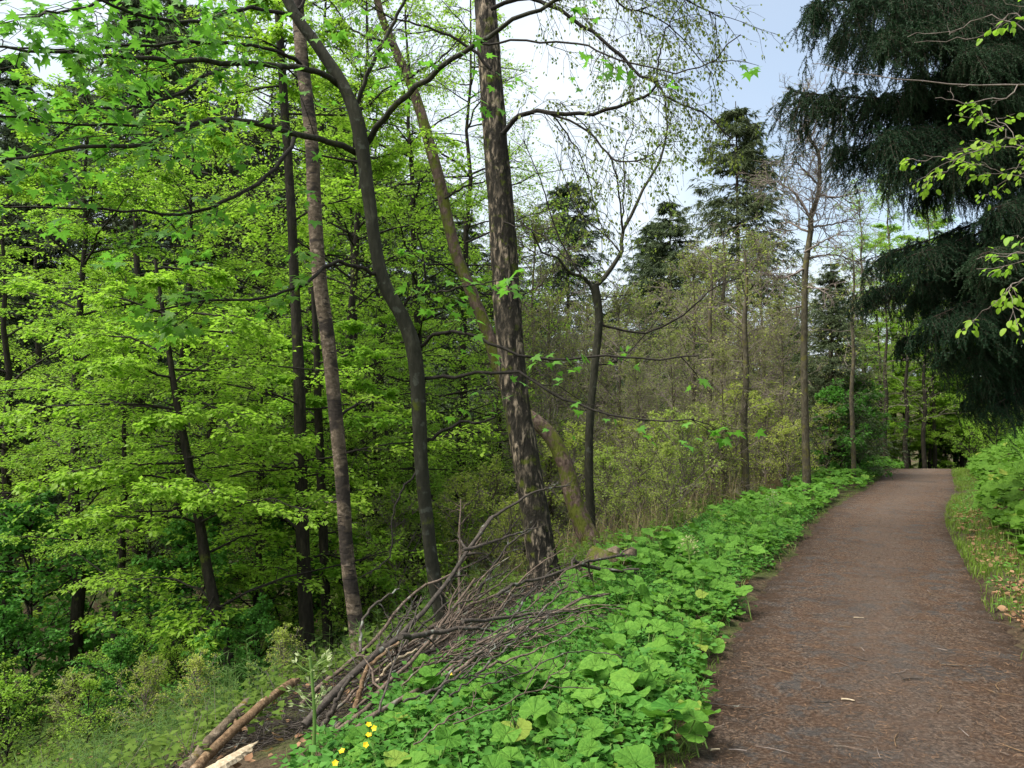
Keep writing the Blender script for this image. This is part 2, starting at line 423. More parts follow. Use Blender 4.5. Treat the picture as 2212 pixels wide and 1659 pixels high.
npa, npl = 620, 34
ka = np.linspace(0, 470, npa); kf = ka - ka.astype(int); k0 = ka.astype(int)
cc = CL[k0] * (1 - kf)[:, None] + CL[k0 + 1] * kf[:, None]; rr = _rt[k0]
tt = np.linspace(-1, 1, npl)
edge = HW + .1 + .10 * wob(ka * .5, ka * 0, 1.5)[:, None] + .05 * wob(ka * 2.1, ka * 0 + 3, 1.5, 4)[:, None]
px = cc[:, None, 0] + rr[:, None, 0] * tt[None] * edge; py = cc[:, None, 1] + rr[:, None, 1] * tt[None] * edge
pz = path_z(np.minimum(py, 60)) + .012 - .015 * tt[None] ** 2 + .012 * wob(px, py, 2.2) + .006 * wob(px, py, 9, 2) - .14 * np.clip((np.abs(tt)[None] - .90) / .1, 0, 1) ** 2
mb = MB(); b0 = (np.arange(npa - 1)[:, None] * npl + np.arange(npl - 1)[None]).ravel()
mb.add(np.stack([px, py, pz], -1), np.stack([b0, b0 + 1, b0 + npl + 1, b0 + npl], 1), 0, np.tile(np.abs(tt), npa))
tag(link("path", mb.mesh("path", [M["path"]])), kind="structure")

def along(y0, y1, n, power=1.0):
    """random spots by the path: centre point, right vector"""
    k = np.searchsorted(CL[:, 1], y0 + (y1 - y0) * rng.random(n) ** power)
    k = np.clip(k, 1, len(CL) - 2); f = rng.random(n)[:, None]
    return CL[k] * (1 - f) + CL[k + 1] * f, _rt[k]

def spot(y0, y1, d0, d1, n, power=1.0, sgn=-1):
    c, r = along(y0, y1, n, power)
    d = rng.uniform(d0, d1, n)
    p = c + r * (sgn * (HW + d))[:, None]
    return p[:, 0], p[:, 1], d

# litter on the path: needles and chips nobody could count
n = 120000
c, r = along(1.8, 20, n, 2.0); t = rng.uniform(-1.05, 1.05, n)
q = c + r * (t * HW)[:, None]
keep = wob(q[:, 0], q[:, 1], 2.4, 2) + .5 * wob(q[:, 0], q[:, 1], 7, 1) + rng.normal(0, .45, n) > -.15
q = q[keep]; n = len(q)
z = path_z(q[:, 1]) + .012 + .012 * wob(q[:, 0], q[:, 1], 2.2) + .006 * wob(q[:, 0], q[:, 1], 9, 2) + .002 + rng.random(n) * .008
an = rng.uniform(0, 6.28, n); d = np.stack([np.cos(an), np.sin(an), rng.normal(0, .12, n)], 1)
L = .010 + .034 * rng.random(n) ** 1.7 * (1 + q[:, 1] * .02)
mb = MB(); leaves(mb, NEEDLE, np.column_stack([q, z]), d, nrm(UP + rng.normal(0, .35, (n, 3))), L, 0, .34, rng.random(n) ** 2.0)
tag(link("needle_litter", mb.mesh("needle_litter", [M["litter"]])), "brown spruce needles and bark crumbs strewn over the path", "litter", kind="stuff")

# ------------------------------------------------------------------ butterbur beds, herbs, grass, dead leaves
def round_leaf(seed):
    g = np.random.default_rng(seed); n = 34
    th = np.linspace(-np.pi * .93, np.pi * .93, n)
    rim = .52 * (1 + .06 * np.cos(3 * th + g.uniform(0, 6))) * (1 + .022 * np.where(np.arange(n) % 2, 1, -1)) * (1 + .12 * np.cos(th / 2) ** 4)
    ph = g.uniform(0, 6, 3)
    V = [[0, 0, -.03]]
    for f in (.5, 1.):
        rr_ = rim * f
        zz = .07 * f ** 2 * np.cos(2 * th + ph[0]) + .05 * f * np.sin(3 * th + ph[1]) + .12 * f ** 2 - .22 * np.maximum(0, f - .75) + .03 * np.sin(7 * th + ph[2]) * f
        V += list(np.stack([rr_ * np.cos(th), rr_ * np.sin(th), zz], 1))
    a = np.arange(n - 1); F3 = np.stack([np.zeros(n - 1, int), 1 + a, 2 + a], 1)
    F4 = np.stack([1 + a, 1 + n + a, 2 + n + a, 2 + a], 1)
    F = np.vstack([F3, F4[:, [0, 1, 2]], F4[:, [0, 2, 3]]])
    return np.array(V), F
ROUND = [round_leaf(i) for i in range(5)]

def round_leaves(mb, pos, size, tilt, face, stems=True, mat=0, stem_mat=1):
    n = len(pos); w = rng.integers(0, 5, n)
    an = rng.uniform(0, 6.28, n); d = np.stack([np.cos(an), np.sin(an), np.zeros(n)], 1)
    up = nrm(UP + face * .35 + rng.normal(0, tilt, (n, 3)))
    for i in range(5):
        k = w == i
        leaves(mb, ROUND[i], pos[k], d[k] + rng.normal(0, .15, (k.sum(), 3)), up[k], size[k], mat, 1., None, True)
    if stems:
        g = np.column_stack([pos[:, 0] - d[:, 0] * .06 + rng.normal(0, .03, n), pos[:, 1] - d[:, 1] * .06 + rng.normal(0, .03, n), np.zeros(n)])
        g[:, 2] = ground_z(g[:, 0], g[:, 1]) - .02
        mid = (g + pos) / 2 + rng.normal(0, .02, (n, 3))
        twigs(mb, np.stack([g, mid, pos - [0, 0, .012]], 1), .005, .0035, 4, stem_mat)

def bed(y0, y1, per_m2, width, sgn, smin, smax, hmin, hmax, power=1.0, inner=-.04):
    n = int((y1 - y0) * 1.15 * width * per_m2)
    x, y, d = spot(y0, y1, inner, width, n, power, sgn)
    keep = d < width * (.82 + .22 * wob(x, y, 1.1, 4)); keep &= d > (.05 if sgn > 0 else .15) + .13 * wob(x, y, 3.2, 1)
    x, y, d = x[keep], y[keep], d[keep]; n = len(x)
    z = ground_z(x, y) + (hmin + (hmax - hmin) * rng.random(n)) * np.clip(.45 + d / .6, .4, 1) * (1 + .25 * wob(x, y, 2.2, 6))
    return np.column_stack([x, y, z])

fl = np.array([.5, -.7, 0.])
mb = MB()
for (y0, y1, dens, h1, s0, s1) in ((2.0, 5.5, 80, .20, .055, .16), (5.5, 8, 86, .26, .06, .165), (8, 14, 84, .32, .065, .17), (14, 33, 70, .38, .075, .18)):
    p = bed(y0, y1, dens, 2.15, -1, .1, .2, .05, h1)
    dd = -lateral(p[:, 0], p[:, 1])[0] - HW
    p = p[(dd < .75) | (p[:, 1] > 8) | (rng.random(len(p)) < .62)]
    sz = (s0 + (s1 - s0) * rng.random(len(p)) ** 1.3) * (1 + .25 * wob(p[:, 0], p[:, 1], 1.5, 2))
    round_leaves(mb, p, sz, .28, fl, y0 < 10)
tag(link("butterbur_ground_cover", mb.mesh("butterbur_ground_cover", [M["butterbur"], M["stem"]])), "dense bed of broad round butterbur leaves along the left path edge", "ground cover", kind="stuff")

mb = MB()
for (y0, y1, dens, w) in ((4.5, 11, 40, 3.6), (11, 33, 34, 3.6), (9, 40, 9, 8.)):
    p = bed(y0, y1, dens, w, 1, .14, .3, .08, .40, 1., .42)
    round_leaves(mb, p, rng.uniform(.10, .25, len(p)), .34, np.array([-.7, -.5, 0.]), y0 < 10)
tag(link("bank_ground_cover", mb.mesh("bank_ground_cover", [M["butterbur_bank"], M["stem"]])), "dark green broad leaves covering the bank right of the path", "ground cover", kind="stuff")

def tufts(x, y, h, nl, size, mat, spread=.12, name="herbs"):
    """low leafy stems: a few leaflets round each spot at several heights"""
    n = len(x); z = ground_z(x, y)
    mb = MB()
    b = np.column_stack([x, y, z]); top = b + np.column_stack([rng.normal(0, spread * .5, n), rng.normal(0, spread * .5, n), h * rng.uniform(.5, 1.2, n)])
    Q = np.stack([b, (b + top) / 2 + rng.normal(0, .01, (n, 3)), top], 1)
    twigs(mb, Q, .003, .0015, 3, 1)
    pos, tan = at(Q, rng.uniform(.45, 1, (n, nl)))
    an = rng.uniform(0, 6.28, (n, nl)); d = np.stack([np.cos(an), np.sin(an), rng.normal(.0, .25, (n, nl))], -1)
    pos = pos + d * spread * rng.uniform(0, .6, (n, nl, 1))
    leaves(mb, RH, pos, d.reshape(-1, 3), nrm(UP + rng.normal(0, .35, (n * nl, 3))), size * rng.uniform(.6, 1.3, n * nl), 0, 1.)
    return mb

x, y, d = spot(2.0, 14, .0, 1.95, 4200, 1.8)
k = d > .2 + .1 * wob(x, y, 3.2, 1); x, y, d = x[k], y[k], d[k]
tag(link("ground_elder_leaves", tufts(x, y, .15, 14, .046, 0, .13).mesh("ground_elder_leaves", [M["herb"], M["stem"]])), "small toothed ground elder leaves filling gaps between butterbur", "ground cover", kind="stuff")

# the slope left of the bed
def area(y0, y1, x0f, x1, n):
    yy_ = rng.uniform(y0, y1, n); xx_ = rng.uniform(0, 1, n) * (x1 - x0f) + x0f
    xx_ = xx_ * 1.0
    return xx_, yy_
x = rng.uniform(-16, 6, 22000); y = rng.uniform(3.5, 30, 22000)
s_, _ = lateral(x, y); d = -s_ - HW
k = (d > 2.0) & (d < 17) & ((y > 9) | (d > 3.3) | (rng.random(len(x)) < .3) & (d > 2.5)) & (wob(x, y, .9, 2) + rng.normal(0, .5, len(x)) > -.25)
x, y = x[k], y[k]
tag(link("slope_undergrowth", tufts(x, y, .34, 11, .065, 0, .2).mesh("slope_undergrowth", [M["slope_herb"], M["twig_brown"]])), "low green herbs and brambles covering the slope under the trees", "undergrowth", kind="stuff")

x = rng.uniform(-11, 1, 7800); y = rng.uniform(3.6, 14, 7800)
s_, _ = lateral(x, y); d = -s_ - HW
k = (d > 3.4) & (d < 12) & (wob(x, y, 1.6, 7) > .3); x, y = x[k], y[k]; n = len(x)
mb = MB(); z = ground_z(x, y); b = np.column_stack([x, y, z])
tp = b + np.column_stack([rng.normal(0, .06, n), rng.normal(0, .06, n), rng.uniform(.25, .65, n)])
Q = np.stack([b, (b + tp) / 2, tp], 1); twigs(mb, Q, .003, .001, 3, 1)
pos, tan = at(Q, rng.uniform(.2, 1, (n, 26))); an = rng.uniform(0, 6.28, (n, 26))
leaves(mb, BLADE, pos, np.stack([np.cos(an), np.sin(an), rng.uniform(.1, .6, (n, 26))], -1).reshape(-1, 3), nrm(UP + rng.normal(0, .5, (n * 26, 3))), rng.uniform(.05, .13, n * 26), 0, .07)
tag(link("feathery_undergrowth", mb.mesh("feathery_undergrowth", [M["feather"], M["stem"]])), "blue green feathery horsetail carpet on the lower slope", "undergrowth", kind="stuff")

def blades(x, y, h, w, mat, name, label, lean=.35, cat="grass"):
    n = len(x); mb = MB(); b = np.column_stack([x, y, ground_z(x, y) - .01])
    hh = h * rng.uniform(.45, 1.25, n); an = rng.uniform(0, 6.28, n); ln = rng.uniform(.1, lean, n) * hh
    dv = np.stack([np.cos(an), np.sin(an), 0 * an], 1); sd = np.stack([-np.sin(an), np.cos(an), 0 * an], 1) * (w * rng.uniform(.6, 1.2, n))[:, None]
    m1 = b + dv * (ln * .35)[:, None] + UP * (hh * .6)[:, None]; tp = b + dv * ln[:, None] * 1.3 + UP * hh[:, None]
    V = np.stack([b - sd, b + sd, m1 + sd * .8, m1 - sd * .8, tp], 1)
    k5 = (np.arange(n) * 5)[:, None]
    r = np.repeat(rng.random(n), 5)
    mb.add(V, k5 + np.array([[0, 1, 2, 3]]), 0, r); 
    V2 = V[:, [3, 2, 4]]; mb.add(V2, (np.arange(n) * 3)[:, None] + np.array([[0, 1, 2]]), 0, np.repeat(r[::5], 3))
    return tag(link(name, mb.mesh(name, [M[mat]])), label, cat, kind="stuff")
x, y, d = spot(3, 30, -.1, .55, 20000, 1.5, 1)
k = (wob(x, y, 1.9, 3) + .35 * np.clip((y - 7) / 6, -1, 1) + rng.normal(0, .3, len(x)) > -.05 + d * .2); blades(x[k], y[k], .095, .003, "grass", "verge_grass", "short green grass patches on the right verge of the path", 1.0)
x, y, d = spot(3, 33, .04, .28, 5000, 1.3); k = wob(x, y, 2.1, 5) + rng.normal(0, .3, len(x)) > 0
blades(x[k], y[k], .05, .002, "grass", "edge_grass", "thin green grass fringe under the left bed", 1.1)
x, y, d = spot(9.5, 33, 1.9, 6, 5000, 1.2); blades(x, y, .8, .004, "drygrass", "dry_grass", "pale dry stalks standing behind the left leaf bed", .5)

x, y, d = spot(3, 15, .05, 1.3, 9000, 1.4, 1); k = wob(x, y, 1.7, 9) + .5 * wob(x, y, 5, 2) + rng.normal(0, .25, len(x)) > -.15; x, y = x[k], y[k]
n = len(x); mb = MB(); an = rng.uniform(0, 6.28, n)
CR = (np.array([[0, 0, 0], [.25, .28, .14], [.6, .33, .02], [1, .02, .16], [.62, -.3, .10], [.25, -.26, -.02], [.5, 0, -.05]], float), np.array([[0, 6, 1], [1, 6, 2], [2, 6, 3], [3, 6, 4], [4, 6, 5], [5, 6, 0]]))
leaves(mb, CR, np.column_stack([x, y, ground_z(x, y) + .012 + rng.random(n) * .03]), np.stack([np.cos(an), np.sin(an), rng.normal(0, .2, n)], 1), nrm(UP + rng.normal(0, .5, (n, 3))), .02 + .06 * rng.random(n) ** 1.8, 0)
tag(link("fallen_leaves", mb.mesh("fallen_leaves", [M["deadleaf"]])), "tan and brown dead leaves lying on the right verge", "leaves", kind="stuff")
x = rng.uniform(-14, 5, 9000); y = rng.uniform(3.2, 24, 9000); s_, _ = lateral(x, y); k = -s_ - HW > .1; x, y = x[k], y[k]; n = len(x); an = rng.uniform(0, 6.28, n); mb = MB()
leaves(mb, CR, np.column_stack([x, y, ground_z(x, y) + .012 + rng.random(n) * .03]), np.stack([np.cos(an), np.sin(an), rng.normal(0, .2, n)], 1), nrm(UP + rng.normal(0, .3, (n, 3))), rng.uniform(.04, .09, n), 0)
x2, y2, d2 = spot(3, 22, .1, 1.5, 900, 1.3, 1); k2 = (wob(x2, y2, 1.9, 11) > .0) & ((y2 > 10) | (rng.random(len(x2)) < .3)); x2, y2 = x2[k2], y2[k2]
tag(link("verge_herbs", tufts(x2, y2, .14, 12, .045, 0, .13).mesh("verge_herbs", [M["herb"], M["stem"]])), "low leafy weeds among dead leaves on the right verge", "ground cover", kind="stuff")
xb, yb, db = spot(3.6, 9.5, 1.75, 3.6, 5200, 1.2); nb_ = len(xb); mbt = MB(); ab = rng.normal(.9, .7, nb_); Lb = rng.uniform(.05, .3, nb_)
zb = ground_z(xb, yb) + .01 + rng.random(nb_) * .05; dvb = np.stack([np.cos(ab), np.sin(ab), rng.normal(0, .2, nb_)], 1) * Lb[:, None]; pb = np.column_stack([xb, yb, zb])
twigs(mbt, np.stack([pb - dvb / 2, pb + rng.normal(0, .01, (nb_, 3)), pb + dvb / 2], 1), rng.uniform(.0015, .005, nb_), .001, 4, 0)
tag(link("twig_litter", mbt.mesh("twig_litter", [M["dead_grey"]])), "short broken twigs littering the ground under the brush pile", "litter", kind="stuff")
tag(link("slope_leaf_litter", mb.mesh("slope_leaf_litter", [M["deadleaf"]])), "brown leaf litter on the forest floor of the slope", "leaves", kind="stuff")

# ------------------------------------------------------------------ separate plants in and beside the bed
def butterbur_plant(u, v, n, big, label, group=None):
    p0 = hit(u, v); mb = MB()
    an = rng.uniform(0, 6.28, n); rr_ = rng.uniform(.03, .2, n)
    pos = np.column_stack([p0[0] + rr_ * np.cos(an), p0[1] + rr_ * np.sin(an), p0[2] + rng.uniform(.09, .24, n)])
    round_leaves(mb, pos, big * rng.uniform(.75, 1.15, n), .3, fl)
    t = thing("butterbur_plant", label, "plant", p0, group)
    link("leaves", mb.mesh("butterbur_leaves", [M["butterbur"], M["stem"]], p0), t)
for (u, v, n, big, lab) in ((1395, 1610, 4, .17, "butterbur plant with one very large round leaf facing the camera at the bed's edge"),
                            (1330, 1520, 4, .19, "butterbur plant with wide pale leaves inside the left bed"),
                            (1470, 1640, 5, .13, "butterbur plant at the bottom corner where bed and bare path meet"),
                            (1440, 1530, 4, .12, "small butterbur plant on bare soil just inside the path edge"),
                            (1515, 1430, 4, .11, "low butterbur plant spreading its leaves over the path edge halfway along the bed"),
                            (1120, 1480, 5, .18, "broad butterbur plant under the arching dead branch"),
                            (935, 1480, 4, .2, "butterbur plant with drooping big leaf beside the brush pile"),
                            (1580, 1330, 5, .13, "butterbur clump bulging onto the path farther up")):
    butterbur_plant(u, v, n, big, lab)

def flower_stalk(u, v, h, label, heads=2, Y=None):
    b = hit(u, v) if Y is None else P(u, v, Y); b[2] = gz(b[0], b[1]) - .02
    t = thing("butterbur_flower_stalk", label, "flower", b)
    tip = b + np.array([-.03 * h, .02, h]); Q = catmull([b, (b + tip) / 2 + [.02, 0, 0], tip], 10)
    mb = MB(); tube(mb, Q, [.011, .007], 8, 0); link("stem", mb.mesh("flower_stem", [M["stem"]], b), t)
    mb = MB(); n = 32
    s = rng.uniform(.42, 1, (1, n)) ** .7; pos, tan = at(Q[None], s)
    an = rng.uniform(0, 6.28, n); d = np.stack([np.cos(an), np.sin(an), rng.uniform(.1, .9, n)], 1); ln = rng.uniform(.05, .13, n) * (1.25 - s[0] * .4)
    e = pos[0] + nrm(d) * ln[:, None]
    twigs(mb, np.stack([pos[0], (pos[0] + e) / 2 - [0, 0, .006], e], 1), .0022, .0014, 3, 1)
    for j in range(3):
        leaves(mb, RH, e - nrm(d) * .012, nrm(d) + rng.normal(0, .35, (n, 3)), rng.normal(size=(n, 3)), .034, 0, .5)
    link("flower_head", mb.mesh("flower_head", [M["white"], M["stem"]], b), t)
flower_stalk(672, 1700, .62, "pale fluffy butterbur seed stalk standing before the peeled log", Y=3.9)
flower_stalk(1488, 1250, .42, "thin faded flower stalk rising from the middle of the bed")
flower_stalk(1672, 1130, .5, "thin faded flower stalk rising from the far part of the bed")

def marigold(u, v, n, label):
    p0 = hit(u, v + 30); t = thing("marsh_marigold", label, "flower", p0)
    mb = MB(); an = rng.uniform(0, 6.28, 5)
    pos = np.column_stack([p0[0] + .08 * np.cos(an), p0[1] + .08 * np.sin(an), p0[2] + rng.uniform(.05, .12, 5)])
    round_leaves(mb, pos, np.full(5, .08), .3, fl); link("leaves", mb.mesh("marigold_leaves", [M["herb"], M["stem"]], p0), t)
    for i in range(n):
        c = P(u, v, p0[1] - .5) + np.array([rng.normal(0, .022), rng.normal(0, .03), rng.normal(0, .02)]); mb = MB()
        twigs(mb, np.stack([p0, (p0 + c) / 2 + [.01, 0, .02], c])[None], .003, .002, 4, 1)
        a5 = np.linspace(0, 6.28, 6)[:5] + rng.random(); nn = nrm(UP + np.array([0, -.8, 0]) + rng.normal(0, .3, 3))
        ax = nrm(np.cross(nn, [1, .1, 0])); ay = np.cross(nn, ax)
        dd = np.cos(a5)[:, None] * ax + np.sin(a5)[:, None] * ay
        leaves(mb, RH, np.repeat(c[None], 5, 0), dd + nn * .35, np.repeat(nn[None], 5, 0), .016, 0, 1.5)
        link("flower", mb.mesh("marigold_flower", [M["yellow"], M["stem"]], p0), t)
for (u, v, n, lab) in ((793, 1590, 4, "yellow flowers, the biggest cluster, beside the brush pile"), (735, 1643, 2, "yellow flower pair lowest down beside the brush pile"),
                       (985, 1452, 2, "yellow flowers under the arching dead branch, on its left"), (1044, 1450, 2, "yellow flower pair farther right under the arching dead branch")):
    marigold(u, v, n, lab)

# ------------------------------------------------------------------ hero trees, drawn through their own distances
def pix(path, Y0, Y1=None):
    Y1 = Y0 if Y1 is None else Y1; n = len(path)
    return np.array([P(u, v, Y0 + (Y1 - Y0) * i / max(n - 1, 1)) for i, (u, v) in enumerate(path)])

def wpx(w, Y): return w / FP * Y / 2

def path_tree(name, label, cat, path, widths, mat, Y=None, sides=16, lump=.06, groove=0., lean=0., n=60, seed=1, top=None, flare=1.25, wf=1.):
    if Y is None:
        b = hit(*path[0]); Y = b[1]
    pts = pix(path, Y, Y + lean)
    base = pts[0].copy(); base[2] = gz(base[0], base[1])
    t = thing(name, label, cat, base)
    d0 = nrm(pts[1] - pts[0]); root = base - d0 * .35
    pts = np.vstack([root, pts])
    if top is not None: pts = np.vstack([pts, pts[-1] + np.array(top)])
    w = [wpx(q * wf, Y) for q in widths]
    C = catmull(pts, n); arc = np.linspace(0, 1, n)
    r = np.interp(arc, np.linspace(0, 1, len(w)), w)
    r = r * (1 + (flare - 1) * np.exp(-np.linspace(0, 1, n) * 17))
    mb = MB(); tube(mb, C, r, sides, 0, lump, 0., seed, True, groove)
    link("trunk", mb.mesh("trunk", [M[mat]], base), t)
    return t, base, Y, C

def limb(t, base, pts, w0, w1, Y, mat, tw=None, lf=None, n=16, name="branch"):
    """one branch of a hero tree: its own mesh, with the leaves it carries as a child"""
    w0, w1 = w0 * .66, w1 * .6; C = catmull(pts, n); C[1:-1] += rng.normal(0, .010, (n - 2, 3))
    mb = MB(); tube(mb, C, [wpx(w0, Y), wpx((w0 + w1) / 2, Y), wpx(w1, Y)], 7, 0, .05)
    L = np.linalg.norm(np.diff(C, axis=0), axis=1).sum(); lm = None
    if tw:
        Q = C[None]
        A, la = children(Q, max(2, int(L * tw["n"])), tw["L"], tw.get("ang", (.5, 1.1)), tw.get("planar", .5), tw.get("droop", .1), tw.get("s", (.15, 1)), 5, .4, tw.get("lift", 0))
        twigs(mb, A, tw.get("r", .005), .0018, 4, 0)
        B, lb = children(A, tw.get("m", 3), la * .5, (.5, 1.1), tw.get("planar", .5), tw.get("droop", .1), (.3, 1), 4, .4)
        twigs(mb, B, tw.get('rb', .0024), tw.get('rb', .0024) * .45, 3, 0)
        if lf:
            lm = MB(); ends = np.concatenate([A[:, -4:], B]) if A.shape[1] >= 4 else B
            leaf_on(lm, ends, lf["n"], lf["size"], lf.get("tpl", RH), lf.get("s", (.5, 1)), lf.get("spread", .08), lf.get("flat", .35), lf.get("hang", .2), 0, lf.get("wide", 1.), var=.35)
    o = link(name, mb.mesh("branch", [M[mat]], base), t)
    if lm: link("leaves", lm.mesh("branch_leaves", [M[lf["mat"]]], base), o)
    return C

# A: slender birch
tA, bA, YA, CA = path_tree("birch_tree", "slender pinkish brown birch with dark bands, leaning, left of the forked maple", "tree",
    [(775, 1400), (768, 1340), (750, 1200), (740, 1050), (725, 900), (710, 750), (690, 600), (680, 450), (672, 300), (655, 150), (642, 0), (630, -140), (615, -320)],
    [44, 42, 38, 36, 36, 36, 38, 38, 37, 36, 34, 30, 24], "bark_birch", 8.6, 18, .06, .02, .3, wf=.82)
BL = dict(n=3, size=.036, mat="birchleaf", spread=.05, flat=.8, hang=.7, s=(.2, 1))
for pts in ([(690, 590), (720, 572), (760, 575), (790, 598)], [(724, 905), (760, 880), (800, 862)], [(745, 1080), (700, 1085)],
            [(645, 20), (700, -60), (800, -150)], [(640, -40), (560, -120), (450, -190)], [(630, -140), (700, -220), (780, -330)]):
    limb(tA, bA, pix(pts, YA + .1, YA + .5), 12, 4, YA, "twig_dark", dict(n=5, L=.45, droop=.35, planar=1.), BL)

# B: forked maple
Bp = [(958, 1352), (938, 1250), (922, 1120), (910, 1000), (905, 880), (896, 770), (872, 690), (833, 620), (812, 540), (796, 420), (781, 310), (768, 250), (742, 185), (690, 105), (640, 35), (600, -40), (540, -170)]
tB, bB, YB, CB = path_tree("maple_tree", "dark smooth forked maple with long spreading branches, in front of the slender birch", "tree", Bp,
    [44, 40, 38, 40, 42, 46, 46, 42, 40, 38, 42, 44, 36, 34, 32, 28, 20], "bark_maple", 7.9, 16, .07, .012, -.2, 70, 3, flare=1.5, wf=.70)
ML = dict(n=3, size=.088, tpl=MAPLE, mat="maple", spread=.09, flat=.35, hang=.25, s=(.4, 1))
TW = dict(n=4.2, L=.85, planar=.35, droop=.12, m=3)
for (pts, y1, w0, w1, tw, lf) in (
    ([(768, 330), (700, 305), (640, 290), (540, 263), (440, 264), (370, 290), (280, 315), (150, 322), (0, 348), (-120, 365)], 5.2, 22, 6, TW, ML),
    ([(440, 266), (400, 268), (350, 262), (240, 272), (100, 262), (-60, 248)], 5.6, 12, 5, TW, ML),
    ([(745, 190), (690, 155), (600, 140), (480, 133), (330, 128), (200, 118), (100, 112), (-40, 100)], 5.3, 22, 6, TW, ML),
    ([(650, 140), (600, 112), (520, 96), (420, 92), (300, 98), (150, 108), (0, 100)], 5.8, 14, 5, TW, ML),
    ([(500, 137), (430, 175), (350, 220), (250, 235), (130, 240)], 5.6, 12, 4, TW, ML),
    ([(640, 292), (622, 325), (590, 370), (535, 410), (470, 440), (380, 465), (280, 455), (150, 452), (0, 448)], 6.0, 15, 5, TW, ML),
    ([(828, 600), (790, 585), (745, 567), (700, 577), (665, 605), (610, 632), (545, 650), (430, 648), (300, 680)], 6.2, 15, 5, TW, ML),
    ([(768, 250), (775, 210), (800, 140), (840, 70), (875, 0), (905, -90)], 7.6, 18, 9, dict(TW, n=3), ML),
    ([(785, 320), (830, 255), (880, 205), (950, 150), (1030, 95), (1110, 45), (1200, 0), (1330, -60)], 6.4, 22, 10, dict(TW, n=2.2), dict(ML, n=2)),
    ([(1030, 95), (1120, 88), (1230, 92), (1300, 110), (1400, 145), (1500, 150), (1600, 75)], 5.8, 8, 3, dict(TW, n=2.2, L=.45), dict(ML, n=1)),
    ([(905, 750), (935, 725), (980, 718), (1030, 728), (1100, 758), (1200, 776), (1300, 770), (1400, 776), (1510, 768)], 6.6, 13, 5, dict(TW, n=3, L=.6), dict(ML, n=1)),
    ([(915, 818), (980, 812), (1060, 808), (1120, 806), (1190, 848), (1280, 885), (1400, 910), (1500, 905)], 6.4, 13, 4, dict(TW, n=3, L=.6), dict(ML, n=1)),
    ([(918, 958), (950, 935), (1000, 912), (1045, 910), (1090, 885)], 7.9, 13, 6, dict(TW, n=2, L=.5), dict(ML, n=1)),
    ([(862, 680), (880, 650), (915, 610), (915, 560), (900, 500)], 7.6, 10, 5, dict(TW, n=3, L=.5), dict(ML, n=2)),
    ([(895, 640), (1000, 620), (1120, 600)], 7.0, 7, 3, dict(TW, n=3, L=.5), dict(ML, n=2)),
    ([(905, 1010), (870, 1060), (850, 1110), (840, 1200), (800, 1240)], 7.2, 8, 4, dict(TW, n=2, L=.4), None),
    ([(600, -40), (480, -60), (330, -20), (160, 20), (20, 40)], 5.4, 16, 5, dict(TW, n=5), dict(ML, n=4)),
    ([(640, 35), (540, 20), (430, 45), (300, 30), (120, -20), (-80, 20)], 5.0, 14, 5, dict(TW, n=5), dict(ML, n=4))):
    limb(tB, bB, pix(pts, YB, y1), w0, w1, YB, "bark_maple" if w0 > 17 else "twig_dark", tw, lf, 22)

# C: the big old birch
tC, bC, YC, CC = path_tree("old_birch_tree", "stout old birch with flaking grey brown bark, thickest trunk in the middle", "tree",
    [(1176, 1245), (1168, 1190), (1152, 1090), (1128, 950), (1112, 850), (1100, 720), (1092, 600), (1083, 450), (1070, 300), (1058, 150), (1047, 0), (1038, -150), (1030, -330)],
    [90, 78, 70, 66, 66, 68, 70, 66, 60, 58, 56, 52, 44], "bark_old", 9.6, 44, .07, .05, .4, 120, 2, flare=1.4, wf=.87)
CL_ = dict(n=4, size=.042, mat="birchleaf", spread=.06, flat=.9, hang=.8, s=(.1, 1))
CT = dict(n=12, L=.9, droop=.5, planar=1.2, m=6, r=.005, rb=.003)
for (pts, y1, w0, w1, tw, lf) in (
    ([(1085, 290), (1110, 255), (1160, 240), (1230, 248), (1300, 240), (1360, 222), (1400, 205), (1420, 180)], 9.0, 18, 8, CT, CL_),
    ([(1420, 180), (1440, 210), (1470, 225), (1530, 250), (1580, 300)], 9.2, 9, 4, dict(CT, n=9), CL_),
    ([(1420, 180), (1425, 120), (1440, 60), (1480, 0)], 9.2, 7, 3, dict(CT, n=9), CL_),
    ([(1180, 243), (1260, 275), (1310, 330), (1345, 350), (1400, 340), (1430, 310)], 8.8, 8, 4, CT, CL_),
    ([(1060, 20), (1140, -5), (1200, 20), (1270, 60), (1330, 110), (1385, 165), (1420, 180)], 9.0, 15, 9, CT, CL_),
    ([(1055, -60), (1180, -90), (1320, -60), (1450, -20), (1560, 40)], 9.4, 16, 4, dict(CT, n=10, L=1.1), CL_),
    ([(1060, -160), (1200, -220), (1380, -180), (1520, -80)], 8.6, 16, 4, dict(CT, n=9, L=1.2), CL_),
    ([(1260, -100), (1340, 10), (1400, 30), (1470, 80), (1540, 160)], 9.8, 8, 3, dict(CT, n=10, L=.9), CL_),
    ([(1060, 150), (1000, 90), (930, 60), (850, 40), (780, 0)], 9.5, 12, 4, CT, dict(CL_, mat="beech_yellow")),
    ([(1088, 480), (1160, 500), (1230, 560), (1300, 600)], 9.0, 6, 3, dict(CT, n=4), dict(CL_, n=1)),
    ([(1195, 250), (1250, 330), (1290, 450), (1300, 520)], 9.6, 6, 2, dict(CT, n=6), CL_)):
    limb(tC, bC, pix(pts, YC, y1), w0, w1, YC, "twig_dark", tw, lf, 18)

